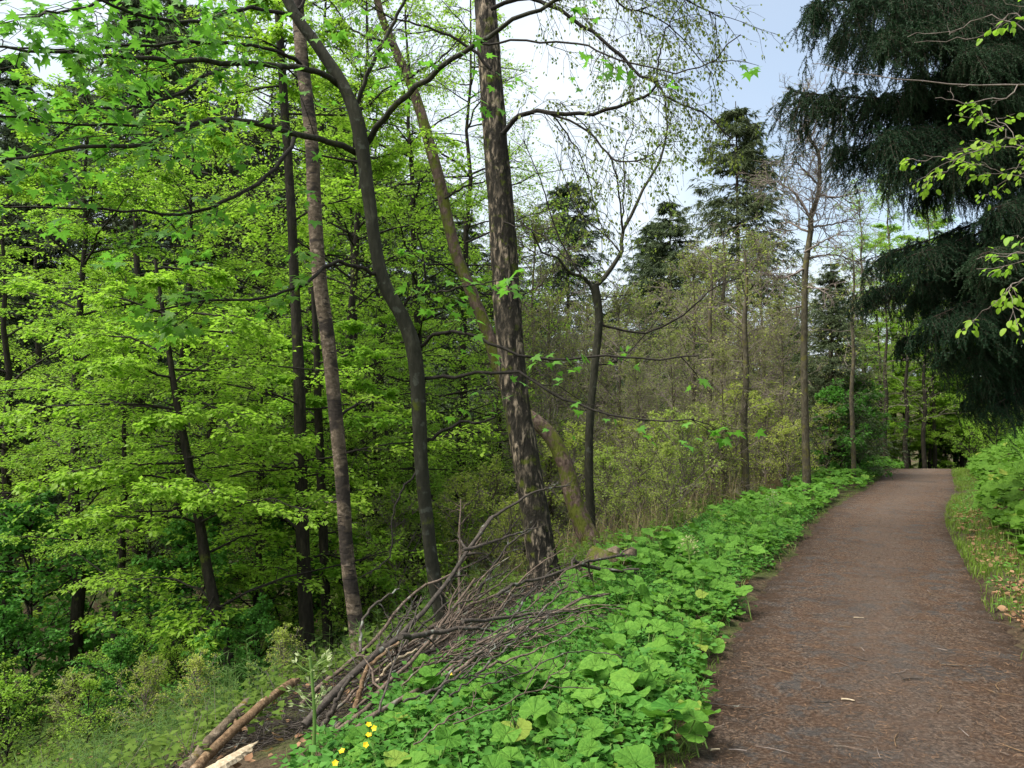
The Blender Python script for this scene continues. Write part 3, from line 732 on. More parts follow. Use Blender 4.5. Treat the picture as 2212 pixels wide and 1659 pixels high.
# D: mossy bent birch behind it
tD, bD, YD, CD = path_tree("mossy_tree", "mossy crooked birch bending behind the stout old birch", "tree",
    [(1282, 1180), (1262, 1140), (1240, 1080), (1222, 1010), (1195, 950), (1160, 912), (1120, 880), (1085, 820), (1055, 725), (1022, 640), (990, 560), (968, 480), (948, 385), (925, 300), (905, 230), (880, 165), (850, 100), (820, 20), (790, -100)],
    [58, 50, 46, 44, 42, 40, 38, 36, 34, 34, 33, 32, 32, 30, 28, 26, 24, 20, 16], "bark_moss", 11.6, 18, .11, .03, .6, 90, 5, wf=.85)
for pts in ([(960, 430), (1000, 405), (1050, 390), (1100, 370)], [(920, 290), (930, 320), (960, 300), (1010, 310)], [(880, 170), (960, 120), (1010, 60)], [(850, 100), (760, 60), (700, -20)]):
    limb(tD, bD, pix(pts, YD + .3, YD + .6), 9, 4, YD, "twig_dark", dict(n=5, L=.7, droop=.3, planar=1.), dict(BL, n=4, mat="beech_yellow"))

# E: forked tree right of the big birch
tE, bE, YE, CE = path_tree("forked_tree", "slim mossy tree forking into a wide Y right of the stout old birch", "tree",
    [(1277, 1140), (1272, 1000), (1275, 900), (1284, 800), (1294, 700), (1290, 650), (1283, 615)], [28, 25, 24, 22, 22, 24, 26], "bark_maple", 12.2, 12, .09, .02, 0, 40, 4, wf=.78)
EL = dict(n=2, size=.045, mat="bud", spread=.06, flat=.8, hang=.4, s=(.2, 1)); ET = dict(n=4, L=.9, droop=.05, planar=1., m=4, lift=.25)
for (pts, w0, w1) in (([(1283, 622), (1262, 600), (1235, 590), (1205, 555), (1170, 545), (1150, 500)], 14, 5), ([(1285, 620), (1320, 580), (1342, 545), (1345, 505), (1368, 455), (1395, 400), (1430, 340), (1442, 270), (1435, 200)], 17, 6),
    ([(1345, 505), (1340, 440), (1330, 380), (1312, 330), (1260, 270), (1210, 220)], 7, 3), ([(1345, 500), (1350, 400), (1348, 330), (1370, 270)], 6, 3),
    ([(1293, 700), (1340, 712), (1390, 720), (1440, 700), (1500, 660), (1540, 625), (1600, 600)], 9, 4), ([(1290, 650), (1330, 640), (1370, 635)], 5, 3),
    ([(1262, 600), (1210, 520), (1180, 430), (1160, 370), (1130, 300)], 7, 3), ([(1284, 790), (1330, 780), (1370, 750), (1420, 690)], 5, 3), ([(1340, 545), (1300, 500), (1250, 460), (1200, 330)], 6, 3)):
    limb(tE, bE, pix(pts, YE, YE + rng.uniform(-.6, .8)), w0, w1, YE, "twig_dark" if w0 < 12 else "bark_maple", ET, EL)

# F, F2, G: dark trunks on the left slope
def beechy(t, base, Y, C, n, L, s0=.3, mat="beech", size=.068, elev=(-.05, .35), nl=9):
    mb = MB(); lm = MB()
    S = np.sort(rng.uniform(s0, 1, n)); pos, _t = at(C[None], S[None]); pos = pos[0]
    az = np.arange(n) * 2.4 + rng.uniform(0, .8, n); el = rng.uniform(elev[0], elev[1], n)
    d = np.stack([np.cos(az) * np.cos(el), np.sin(az) * np.cos(el), np.sin(el)], 1)
    ln = L * rng.uniform(.6, 1.15, n) * np.interp(S, [0, .3, .7, 1], [.7, 1, .9, .45]) * (1 - .6 * np.maximum(0, -d[:, 1])); x = np.linspace(0, 1, 7)
    Q = pos[:, None] + d[:, None] * (ln[:, None] * x)[..., None] - UP * (.16 * ln[:, None] * x ** 2)[..., None] + np.cumsum(rng.normal(0, .03, (n, 7, 3)), 1) * ln[:, None, None] * .5
    twigs(mb, Q, .018, .005, 5, 0)
    A, la = children(Q, 14, ln * .42, (.5, 1.0), .14, .10, (.12, 1), 5, .45); twigs(mb, A, .006, .002, 3, 0)
    B, lb = children(A, 5, la * .45, (.5, 1.0), .22, .12, (.2, 1), 3, .4); twigs(mb, B, .0026, .001, 3, 0)
    leaf_on(lm, A, 7, size, RH, (.25, 1), .06, .27, .12, 0, .95); leaf_on(lm, B, nl, size, RH, (.1, 1), .05, .27, .12, 0, .95)
    br = link("limbs", mb.mesh("limbs", [M["twig_dark"]], base), t)
    link("crown", lm.mesh("crown", [M[mat]], base), t)

tF, bF, YF, CF = path_tree("beech_tree", "dark straight beech trunk standing just left of the slender birch", "tree",
    [(668, 1460), (662, 1350), (655, 1200), (650, 1000), (645, 800), (636, 600), (626, 400), (612, 200), (600, 0), (590, -160)], [50, 46, 43, 41, 38, 32, 28, 26, 24, 20], "bark_dark", 11.0, 14, .07, .03, .5, 60, 6, wf=.72)
beechy(tF, bF, YF, CF, 26, 3.0, .28)
tF2, bF2, YF2, CF2 = path_tree("beech_tree", "thinner dark mossy trunk between the straight beech and the slender birch", "tree",
    [(712, 1440), (705, 1320), (700, 1200), (694, 1050), (688, 900), (684, 760), (676, 620)], [30, 27, 25, 24, 22, 18, 12], "bark_dark", 11.8, 12, .06, .02, .3, 40, 7, wf=.82)
beechy(tF2, bF2, YF2, CF2, 14, 1.8, .35)
tG, bG, YG, CG = path_tree("beech_tree", "slanting dark young beech at the lower left, nearest the logs", "tree",
    [(522, 1535), (495, 1430), (470, 1330), (450, 1240), (433, 1140), (415, 1040), (398, 950), (380, 860), (368, 780), (350, 660), (335, 560)], [36, 33, 31, 29, 27, 24, 22, 19, 16, 12, 8], "bark_dark", 9.6, 14, .07, .03, .4, 50, 8, wf=.8)
beechy(tG, bG, YG, CG, 30, 2.9, .27)

# H: bare crooked larch by the path
tH, bH, YH, CH = path_tree("larch_tree", "bare crooked larch with yellowish lower trunk standing alone beside the leaf bed", "tree",
    [(1742, 1010), (1740, 940), (1737, 800), (1738, 680), (1740, 580), (1751, 500), (1752, 465), (1768, 420), (1770, 370), (1768, 330), (1750, 300), (1738, 270), (1745, 235), (1730, 200)], [20, 19, 18, 17, 16, 15, 13, 11, 10, 9, 8, 6, 4, 3], "bark_larch", 17.5, 12, .05, 0, 0, 60, 9, wf=.85)
for pts in ([(1752, 470), (1720, 420), (1690, 400), (1650, 385)], [(1768, 400), (1730, 360), (1710, 330)], [(1745, 500), (1700, 480), (1680, 500)], [(1755, 490), (1800, 485), (1850, 470)], [(1768, 420), (1800, 425), (1840, 420)],
            [(1740, 560), (1800, 550), (1860, 570)], [(1740, 580), (1690, 600), (1650, 590)], [(1768, 330), (1800, 290), (1810, 260)], [(1740, 620), (1790, 625)], [(1738, 660), (1690, 670)], [(1750, 300), (1770, 250), (1780, 220)], [(1738, 545), (1780, 520), (1820, 500)]):
    limb(tH, bH, pix(pts, YH, YH + rng.uniform(-1, 1)), 8, 2.5, YH, "twig_brown", dict(n=11, L=.9, planar=1.2, droop=.1, m=8, r=.011, rb=.006), dict(n=1, size=.03, mat="bud", flat=1., spread=.05))

mb = MB(); A, la = children(CH[None], 70, 1.5, (.7, 1.3), 1.5, .05, (.42, 1), 6, .5, .1, .09); twigs(mb, A, .013, .005, 4, 0)
B, lb = children(A, 9, la * .5, (.4, 1.1), 1.2, .0, (.15, 1), 4, .4, .05, .09); twigs(mb, B, .006, .003, 3, 0)
D_, ld_ = children(B, 3, lb * .5, (.4, 1.1), 1.2, .0, (.2, 1), 3, .4); twigs(mb, D_, .004, .002, 3, 0)
leaf_on(mb, B, 1, .035, RH, (.3, 1), .04, 1., .2, 1)
link("fine_twigs", mb.mesh("larch_twigs", [M["twig_brown"], M["bud"]], bH), tH)
# ------------------------------------------------------------------ kinds of background trees (copied)
def trunk_path(h, bend, n=14):
    z = np.linspace(-.5, h, n); x = np.cumsum(rng.normal(0, bend, n)); y = np.cumsum(rng.normal(0, bend, n))
    return np.column_stack([x - x[0], y - y[0], z])

def leafy_kind(h, r, n, L, mat, size, s0=.18, elev=(-.1, .4), nl=9, a=11, b=5, bark="bark_dark", twig="twig_dark", planar=.25, flat=.36, droop=.15, lw=.95, tw=1.):
    C = trunk_path(h, .05 * h / 12); tr = MB(); tube(tr, C, [r * 1.2, r, r * .75, r * .4, .015], 9, 0, .06)
    cr = MB(); S = np.sort(rng.uniform(s0, 1, n)); pos = at(C[None], S[None])[0][0]
    az = np.arange(n) * 2.4 + rng.uniform(0, .8, n); el = rng.uniform(elev[0], elev[1], n) + .35 * S
    d = np.stack([np.cos(az) * np.cos(el), np.sin(az) * np.cos(el), np.sin(el)], 1)
    ln = L * rng.uniform(.6, 1.15, n) * np.interp(S, [0, .3, .7, 1], [.8, 1, .85, .3]); x = np.linspace(0, 1, 7)
    Q = pos[:, None] + d[:, None] * (ln[:, None] * x)[..., None] - UP * (droop * ln[:, None] * x ** 2)[..., None] + np.cumsum(rng.normal(0, .03, (n, 7, 3)), 1) * ln[:, None, None] * .5
    twigs(cr, Q, .012 + .006 * ln, .005, 4, 0)
    A, la = children(Q, a, ln * .42, (.5, 1.05), planar, .12, (.1, 1), 5, .45); twigs(cr, A, .007 * tw, .0025 * tw, 3, 0)
    B, lb = children(A, b, la * .5, (.5, 1.05), planar, .12, (.15, 1), 3, .4); twigs(cr, B, .0035 * tw, .0015 * tw, 3, 0)
    if nl:
        leaf_on(cr, A, max(1, nl // 2), size, RH, (.2, 1), .07, flat, .12, 1, lw); leaf_on(cr, B, nl, size, RH, (.1, 1), .06, flat, .12, 1, lw)
    return tr.mesh("leafy_trunk", [M[bark]]), cr.mesh("leafy_crown", [M[twig], M[mat]])

def spruce_kind(h, r, base_r, nb=150, blade=.30, dens=60, bare=.06):
    C = trunk_path(h, .01); tr = MB(); tube(tr, C, [r, r * .6, .02], 9, 0, .04)
    cr = MB(); S = rng.uniform(bare, .99, nb) ** .9; pos = at(C[None], S[None])[0][0]; az = rng.uniform(0, 6.28, nb)
    ln = base_r * (1 - S) ** .62 * rng.uniform(.5, 1.3, nb) + .15; x = np.linspace(0, 1, 6)
    d = np.stack([np.cos(az), np.sin(az), np.zeros(nb)], 1)
    Q = pos[:, None] + d[:, None] * (ln[:, None] * x)[..., None] + UP * (ln[:, None] * (.22 * x - .62 * x ** 2 + .46 * x ** 3))[..., None]
    twigs(cr, Q, .02, .006, 3, 0)
    A, la = children(Q, 11, ln * .34, (.6, 1.1), .3, .30, (.1, 1), 4, .5)
    m = len(A); k = 9
    for W, kk in ((Q, dens // 3), (A, k)):
        leaf_on(cr, W, kk, blade * .85, BLADE, (.02, 1), .05, .6, .35, 1, .2, 1.1)
    leaf_on(cr, A, 3, blade, BLADE, (.2, 1), .05, .8, .9, 1, .18, .8)
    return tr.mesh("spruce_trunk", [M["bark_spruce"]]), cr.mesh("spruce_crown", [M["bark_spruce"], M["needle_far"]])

K = {}
for i in range(4): K["beech%d" % i] = leafy_kind(13, .12, 34, 3.2, "beech", .072, nl=9, a=14, planar=.14, flat=.27, droop=.10)
for i in range(2): K["low%d" % i] = leafy_kind(8, .09, 40, 2.7, "beech", .085, .04, nl=10, a=12, planar=.2, flat=.3)
for i in range(2): K["yellow%d" % i] = leafy_kind(13, .12, 32, 2.9, "beech_yellow", .07, nl=7, a=13, planar=.16, flat=.3)
for i in range(2): K["airy%d" % i] = leafy_kind(14, .10, 46, 3.2, "beech_yellow", .06, .2, nl=4, planar=.8, flat=.7)
for i in range(3): K["bud%d" % i] = leafy_kind(10, .09, 50, 2.9, "bud", .055, .1, (.2, .9), 2, 12, 8, "bark_larch", "twig_brown", 1.2, 1., .02, tw=1.8)
for i in range(2): K["larch%d" % i] = leafy_kind(15, .12, 40, 2.8, "beech_yellow", .07, .25, (.2, .8), 4, 10, 5, "bark_larch", "twig_brown", 1.0, .9, .05)
for i in range(3): K["shrub%d" % i] = leafy_kind(2.2, .02, 26, 1.1, "shrubleaf", .045, .02, (.3, 1.0), 3, 8, 5, "twig_brown", "twig_brown", 1., .8, .02)
for i in range(2): K["yshrub%d" % i] = leafy_kind(1.8, .02, 24, 1.2, "beech_yellow", .05, .02, (.2, .9), 4, 7, 4, "twig_dark", "twig_dark", .7, .6, .05)
for i in range(2): K["gshrub%d" % i] = leafy_kind(2.6, .025, 26, 1.3, "herb", .075, .02, (.2, .9), 7, 7, 4, "twig_dark", "twig_dark", .8, .6, .05)
for i in range(3): K["spruce%d" % i] = spruce_kind(20, .2, 5.4, 420)

def plant(kind, name, label, cat, x, y, sc, group=None, rz=None, zoff=0.):
    t = thing(name, label, cat, (x, y, gz(x, y) + zoff), group, rng.uniform(0, 6.28) if rz is None else rz, sc)
    tr, cr = K[kind]
    link("stem" if "shrub" in kind else "trunk", tr, t); link("foliage" if "shrub" in kind else "crown", cr, t)
    return t

def topped(kind, h0, u, v, Y, *a, **k):
    """a background tree at distance Y whose top stands at height v seen from the path"""
    x = (u - 1106) / FP * Y; z = 1.6 + (916 - v) / FP * Y
    return plant(kind, a[0], a[1], a[2], x, Y, max(.25, (z - gz(x, Y)) / h0), *a[3:], **k)

GS = "dark spruces behind the leafy trees"
for i, (u, v, Y, lab) in enumerate((
    (1228, 375, 42, "slender pale spruce seen behind the Y forked tree"), (1452, 425, 44, "right one of twin spruce tips left of the big far spruce"), (1412, 475, 47, "left one of twin spruce tips left of the big far spruce"),
    (1600, 205, 38, "tall broad far spruce rising highest over the thicket, its tip against blue sky"), (1800, 560, 23, "dark spruce behind the lone bare larch"), (1725, 700, 26, "low dark spruce half hidden left of the lone larch"))):
    topped("spruce%d" % (i % 3), 20, u, v, Y, "spruce_tree", lab, "tree", None)
for i, (u, v, Y) in enumerate(((40, 230, 44), (130, 150, 48), (290, -60, 40), (370, -40, 46), (470, 180, 50), (560, 240, 44), (650, 110, 47), (735, 190, 50), (830, 330, 44), (910, 330, 49), (1000, 440, 45), (1090, 500, 48),
                               (-60, 420, 30), (20, 560, 34), (170, 600, 32), (300, 470, 31), (430, 560, 33), (560, 620, 31), (860, 650, 33), (960, 700, 31), (1060, 720, 35), (-160, 200, 36), (720, 560, 34), (1150, 640, 40), (1320, 660, 42), (1540, 640, 44), (1690, 660, 42), (1480, 700, 36), (1230, 760, 33), (1620, 780, 32), (1380, 780, 34))):
    topped("spruce%d" % (i % 3), 20, u, v, Y, "spruce_tree", "dark spruce standing half hidden behind the leafy trees", "tree", GS)

for i, (x, y, h) in enumerate(((-34, 24, 1.0), (-30, 33, 1.1), (-38, 15, .9), (-42, 29, 1.2), (-36, 6, 1.), (-47, 18, 1.1), (-40, -4, 1.), (-50, 38, 1.2), (-28, 42, 1.1), (-56, 8, 1.2), (-33, -12, 1.), (-60, 26, 1.2), (-46, 48, 1.2), (-66, 42, 1.3))):
    plant("spruce%d" % (i % 3), "spruce_tree", "dark spruce standing half hidden behind the leafy trees", "tree", x, y, h, GS)
GB = "leafy beeches on the left slope"
for i, (x, y, h) in enumerate(((-17, 14, .85), (-20, 20, .95), (-24, 12, .9), (-22, 27, 1.), (-27, 19, 1.), (-21, 4, .8), (-27, 7, .9), (-18, -3, .8), (-25, -6, .9))):
    plant("beech%d" % (i % 4), "beech_tree", "young beech in bright fresh leaf in the dense stand on the left slope", "tree", x, y, h, GB)
for i, (u, v, Y, k) in enumerate(((40, 330, 17, "beech"), (190, 190, 14, "beech"), (300, 120, 20, "yellow"), (400, 230, 15.5, "beech"), (590, 110, 22, "yellow"), (740, 160, 15.5, "beech"), (820, 210, 19, "beech"), (900, 240, 23, "yellow"), 
                                  (100, 340, 24, "yellow"), (260, 600, 12.5, "beech"), (560, 640, 13.5, "beech"), (800, 660, 14, "beech"), (980, 620, 20, "beech"), (690, 520, 21, "beech"), (880, 720, 17, "yellow"))):
    topped("%s%d" % (k, i % (4 if k == "beech" else 2)), 13, u, v, Y, "beech_tree", "young beech in bright fresh leaf in the dense stand on the left slope", "tree", GB)

for i, (u, v, Y, lab) in enumerate(((760, -140, 14, "airy yellow green tree showing between the slender birch and the forked maple"), (900, -90, 17, "airy yellow green tree behind the top of the mossy crooked birch"), (1000, -40, 21, "airy yellow green tree just left of the stout old birch, against the sky"), (660, -160, 18, "airy yellow green tree behind the straight beech, reaching the top edge"), (480, -60, 21, "airy yellow green tree reaching the top edge behind the left maple boughs"), (1090, 300, 24, "airy yellow green tree behind the stout old birch"))):
    topped("airy%d" % (i % 2), 14, u, v, Y, "leafy_tree", lab, "tree")
for i, (u, v, Y) in enumerate(((330, 960, 12.5), (560, 960, 13), (790, 900, 13.5), (900, 880, 15))):
    topped("beech%d" % (i % 4), 13, u, v, Y, "beech_sapling", "small beech sapling with layered fresh leaves low on the left slope", "tree", "beech saplings on the left slope")
GT = "budding trees in the brown thicket"
for i, (u, v, Y) in enumerate(((1150, 470, 22), (1195, 660, 18), (1280, 660, 25), (1340, 640, 20), (1390, 660, 27), (1460, 720, 18), (1500, 560, 23), (1550, 560, 28), (1600, 640, 21), (1650, 520, 26), (1690, 660, 20), (1730, 620, 29), (1560, 760, 17), (1380, 780, 16.5), (1790, 600, 27), (1840, 660, 24), (1500, 640, 31), (1640, 700, 24), (1130, 700, 26), (1300, 700, 30))):
    topped("bud%d" % (i % 3), 10, u, v, Y, "budding_tree", "twiggy grey brown tree with tiny opening leaves in the thicket behind the bed", "tree", GT)

for i, (u, v, Y, lab) in enumerate(((1860, 400, 36, "yellow green larch just right of the lone bare larch"), (1930, 380, 40, "tallest yellow green larch left of the big spruce"), (2010, 430, 38, "yellow green larch partly behind the big spruce boughs"), (2080, 520, 44, "far yellow green larch seen through the spruce boughs"))):
    topped("larch%d" % (i % 2), 15, u, v, Y, "larch_tree", lab, "tree")
GE = "fresh green trees at the end of the path"
for i, (u, v, Y) in enumerate(((1905, 620, 33), (1960, 560, 34.5), (2015, 600, 33.5), (2075, 540, 35), (2130, 600, 34), (1890, 520, 39), (2060, 480, 39), (1870, 640, 36), (1930, 470, 42), (1990, 540, 40), (2110, 500, 43), (1960, 760, 36), (2170, 560, 40), (2030, 460, 48), (1830, 720, 33), (2040, 780, 37))):
    topped("%s%d" % (("beech", "beech", "beech")[i % 3], i % 4), 13, u, v, Y, "beech_tree", "bright green tree closing the view where the path disappears", "tree", GE)

for i, (u, v, Y) in enumerate(((1900, 760, 34), (1950, 700, 36), (2005, 740, 34.5), (2060, 690, 37), (2105, 760, 35), (1870, 700, 38), (2160, 720, 38), (2030, 800, 36), (2220, 700, 40), (1985, 640, 41))):
    topped("low%d" % (i % 2), 8, u, v, Y, "beech_tree", "bright green tree closing the view where the path disappears", "tree", GE)
# thin trunks in the thicket and at the end of the path
for (u, v0, v1, w, Y, mat, lab) in ((1610, 1010, 700, 15, 17, "bark_larch", "thin bare trunk with orange tinge in the thicket left of the lone larch"), (1535, 960, 690, 11, 21, "bark_larch", "thin pale trunk farther left in the thicket"), (1563, 930, 660, 12, 23, "bark_larch", "thin yellowish trunk behind the thicket, between two other thin trunks"),
    (1842, 930, 690, 9, 21, "bark_larch", "thin pale trunk right of the lone larch"), (1913, 1000, 800, 10, 31, "bark_dark", "dark trunk at the left where the path ends"), (1958, 1000, 840, 10, 31.5, "bark_dark", "dark trunk in the middle where the path ends"), (1997, 1000, 820, 9, 31.5, "bark_dark", "dark trunk at the right where the path ends, with a side limb")):
    x = (u - 1106) / FP * Y; path_ = [(u, v0), (u - 3, (v0 * 2 + v1) / 3), (u + 2, (v0 + 2 * v1) / 3), (u - 2, v1), (u + 3, v1 - 80), (u - 2, v1 - 160)]
    pts = pix(path_, Y); b = pts[0].copy(); b[2] = gz(b[0], b[1]); pts = np.vstack([b - [0, 0, .3], pts])
    t = thing("slender_tree", lab, "tree", b); mb = MB(); C = catmull(pts, 24); tube(mb, C, [wpx(w * 1.15, Y), wpx(w, Y), wpx(w * .75, Y), .012], 9, 0, .06); link("trunk", mb.mesh("thin_trunk", [M[mat]], b), t)
    mb = MB(); A, la = children(C[None], 26, 1.6, (.8, 1.3), 1.5, .1, (.35, 1), 5, .4); twigs(mb, A, .012, .003, 3, 0)
    B, lb = children(A, 6, la * .45, (.5, 1.), 1., .1); twigs(mb, B, .004, .002, 3, 0)
    leaf_on(mb, B, 3, .06, RH, (.1, 1), .06, .8, .2, 1)
    link("crown", mb.mesh("thin_crown", [M["twig_brown"], M["bud" if mat == "bark_larch" else "beech"]], b), t)

# shrubs
GSH = "low shrubs in the thicket"
for i, (u, Y, sc) in enumerate(((1310, 14, .8), (1380, 13, .7), (1420, 16, 1.), (1470, 15, .9), (1530, 17, 1.), (1590, 18, 1.1), (1650, 20, 1.1), (1700, 19, .8), (1240, 15, 1.1), (1180, 18, 1.2), (1060, 16, 1.2), (1000, 14, 1.0), (1500, 21, 1.3), (1780, 22, 1.0), (1350, 18, 1.2), (1100, 13, .7), (860, 13, 1.1), (930, 17, 1.3), (1440, 12.5, .6))):
    x = (u - 1106) / FP * Y
    plant("shrub%d" % (i % 3), "shrub", "thin twiggy shrub with small yellow green leaves between the trunks", "shrub", x, Y, sc, GSH)
for i, (u, Y, sc, k, lab) in enumerate(((40, 10, .65, "yshrub", "yellow green shrub in the lowest left corner of the wood"), (210, 9.6, .5, "yshrub", "yellow green shrub beside the lowest left corner shrub, with dark arching stems"), (330, 11, .75, "yshrub", "yellow green shrub just left of the slanting young beech"), (420, 12.5, 1.1, "gshrub", "green bush behind the slanting young beech"),
    (80, 14, 1.4, "gshrub", "dark green bush in deep shade at the far left"), (190, 16, 1.3, "gshrub", "dark green bush in deep shade beside a grey trunk"), (560, 13, 1.0, "yshrub", "yellow green shrub between slanting beech and straight beech"), (770, 12, .9, "yshrub", "yellow green shrub at the foot of the slender birch"), (-40, 12, .9, "yshrub", "yellow green shrub cut by the left picture edge"), (640, 15, 1.4, "gshrub", "green bush behind the straight dark beech"),
    (1850, 24, 1.1, "gshrub", "leafy green bush right of the lone larch foot"), (1800, 22, 1.0, "gshrub", "leafy green bush at the lone larch foot"), (1845, 27, .9, "gshrub", "leafy green bush near the end of the left bed"), (2090, 31, 1.0, "yshrub", "yellow brown shrub at the path end on the bank"), (2150, 26, 1.1, "yshrub", "yellow brown shrub under the spruce boughs on the bank"), (2040, 36, 1.2, "gshrub", "dark round bush exactly where the path disappears"))):
    x = (u - 1106) / FP * Y
    plant("%s%d" % (k, i % 2), "shrub", lab, "shrub", x, Y, sc)

for i, (u, Y, sc, k) in enumerate(((30, 12.5, .8, "gshrub"), (180, 11, .5, "shrub"), (270, 10.2, .5, "gshrub"), (330, 9.2, .45, "shrub"), (400, 10, .55, "yshrub"), (470, 8.6, .4, "gshrub"), (440, 7.6, .35, "shrub"), (560, 9.4, .45, "gshrub"), (620, 8.4, .35, "shrub"), (380, 12.5, .8, "gshrub"))):
    plant("%s%d" % (k, i % 2), "shrub", "small leafy shrub on the open slope below the young beeches", "shrub", (u - 1106) / FP * Y, Y, sc, "small shrubs on the open slope")
# grey trunk deep in the left wood
x, Y0 = (295 - 1106) / FP * 22, 22
b = np.array([x, Y0, gz(x, Y0)]); t = thing("spruce_tree", "stout grey spruce trunk deep in the shaded left wood", "tree", b)
mb = MB(); C = np.array([b - UP * .3, b + UP * 2, b + [.05, 0, 5], b + [.1, 0, 9]]); C = catmull(C, 20); tube(mb, C, [.3, .25, .22, .15], 14, 0, .05, groove=.03); link("trunk", mb.mesh("grey_trunk", [M["bark_spruce"]], b), t)
mb = MB(); A, la = children(C[None], 40, 2.2, (1.2, 1.7), 1.6, .2, (.1, 1), 5, .2); twigs(mb, A, .015, .004, 3, 0); B, lb = children(A, 5, la * .4, (.5, 1.), .8, .4); twigs(mb, B, .005, .002, 3, 0)
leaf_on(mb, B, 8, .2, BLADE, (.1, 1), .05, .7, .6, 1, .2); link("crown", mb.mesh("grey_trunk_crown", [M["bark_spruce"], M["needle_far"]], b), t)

# ------------------------------------------------------------------ the big spruce on the right
def spruce_branch(seed, bare=False):
    """a five metre bough along +X with hanging needled curtains"""
    x = np.linspace(0, 1, 14); mb = MB()
    C = np.column_stack([5 * x, .12 * np.sin(3 * x + seed), .15 * x - .75 * x ** 2 * 1.0 + .65 * x ** 3])
    tube(mb, C, [.038, .022, .008], 7, 0, .05)
    A, la = children(C[None], 240, .9, (.6, 1.25), .6, .72, (.08, 1), 6, .5, -.15, .03)
    twigs(mb, A, .006, .002, 3, 0)
    B, lb = children(A, 7, np.maximum(la * .55, .22), (.45, 1.0), 1.1, .5, (.15, 1), 4, .4, -.2, .04)
    twigs(mb, B, .003, .0015, 3, 0)
    for W, k, wl in () if bare else ((A, 90, 1), (B, 56, 1)):
        pos, tan = at(W, rng.uniform(.05, 1, (len(W), k)))
        rd = nrm(rng.normal(size=pos.shape)); d = nrm(tan * .9 + rd)
        leaves(mb, NEEDLE, pos, d.reshape(-1, 3), rng.normal(size=(len(W) * k, 3)), rng.uniform(.022, .038, len(W) * k), 1, 1.15, np.repeat(rng.random(len(W)), k) * .7 + .3 * rng.random(len(W) * k))
    return mb.mesh("spruce_bough", [M["bark_spruce"], M["needle"]])
BOUGH = [spruce_branch(i * 1.7) for i in range(4)]; BARE = spruce_branch(9., True)
from mathutils import Matrix, Vector
def big_spruce(X, Y, h, tips, extra, label):
    b = np.array([X, Y, gz(X, Y)]); t = thing("spruce_tree", label, "tree", b)
    mb = MB(); C = catmull([b - UP * .4, b + UP * h * .5, b + UP * h], 30); tube(mb, C, [.33, .27, .18], 16, 0, .05, groove=.03); link("trunk", mb.mesh("big_spruce_trunk", [M["bark_spruce"]], b), t)
    specs = [(P(u, v, Yt), z0) for (u, v, Yt, z0) in tips]
    for i in range(extra):
        z0 = 1.2 + (h - 2) * (i + .5) / extra; az = i * 2.399 + rng.uniform(-.3, .3); L = np.interp(z0, [0, 3, h], [4.0, 4.4, 2.2]) * rng.uniform(.75, 1.1)
        if z0 < 3.6 and math.cos(az) < -.2: L *= .6
        specs.append((b + [math.cos(az) * L, math.sin(az) * L, z0 - .25 * L], z0))
    for i, (tip, z0) in enumerate(specs):
        st = b + UP * z0; d = tip - st; L = np.linalg.norm(d); sc = L / 5
        ex = Vector(d / L); ey = Vector((0, 0, 1)).cross(ex).normalized(); ez = ex.cross(ey)
        dead = i >= len(tips) and z0 < 4.6 and i % 2; o = link("branch", BARE if dead else BOUGH[i % 4], t)
        if dead: o["label"] = "dead brown needleless branch"
        mtx = Matrix((ex, ey, ez)).transposed().to_4x4()
        o.matrix_local = Matrix.Translation(Vector(st - b)) @ mtx @ Matrix.Diagonal((sc, sc * rng.choice([-1, 1]), max(sc, .8) * (.8 if z0 < 4.5 else 1.), 1))
big_spruce(8.6, 10.4, 13, [(1722, 205, 10, 4.9), (1745, 25, 9.6, 6.9), (1800, 330, 10.8, 4.6), (1850, 640, 11, 3.4), (2090, 870, 10.8, 2.3), (1890, 90, 9.2, 6.4), (1900, 300, 9.4, 5.0), (1960, 560, 9.6, 3.8), (2020, 690, 9.4, 3.2), (1950, 740, 11, 3.0), (2090, 780, 9.6, 2.7), (1980, 420, 10.6, 4.4), (2000, 620, 10.2, 3.6), (2140, 700, 9.4, 3.0), (2160, 820, 9.8, 2.4), (2130, 460, 9.0, 4.2), (1860, 0, 10.4, 7.2), (1960, 180, 9.8, 5.8), (2020, 240, 10.8, 5.4), (1890, 560, 10.2, 3.9), (2080, 640, 10.4, 3.3), (1800, 90, 10.6, 6.2), (2080, 120, 8.9, 6.0), (2100, 560, 8.8, 3.6), (2060, 330, 9.0, 4.8), (1980, 650, 10.5, 3.5), (2020, 780, 10.6, 2.9), (2080, 840, 10.2, 2.5), (2150, 880, 9.6, 2.2), (2100, 700, 9.0, 3.2), (2170, 600, 9.0, 3.8), (2120, 380, 9.4, 4.6), (2150, 200, 9.0, 5.6), (1940, 30, 10.2, 6.9), (1890, 220, 10.2, 5.4)], 28,
           "huge dark spruce on the bank whose drooping boughs hang over the path")
big_spruce(16.2, 18.5, 15, [], 40, "second dark spruce behind the huge one farther up the bank")

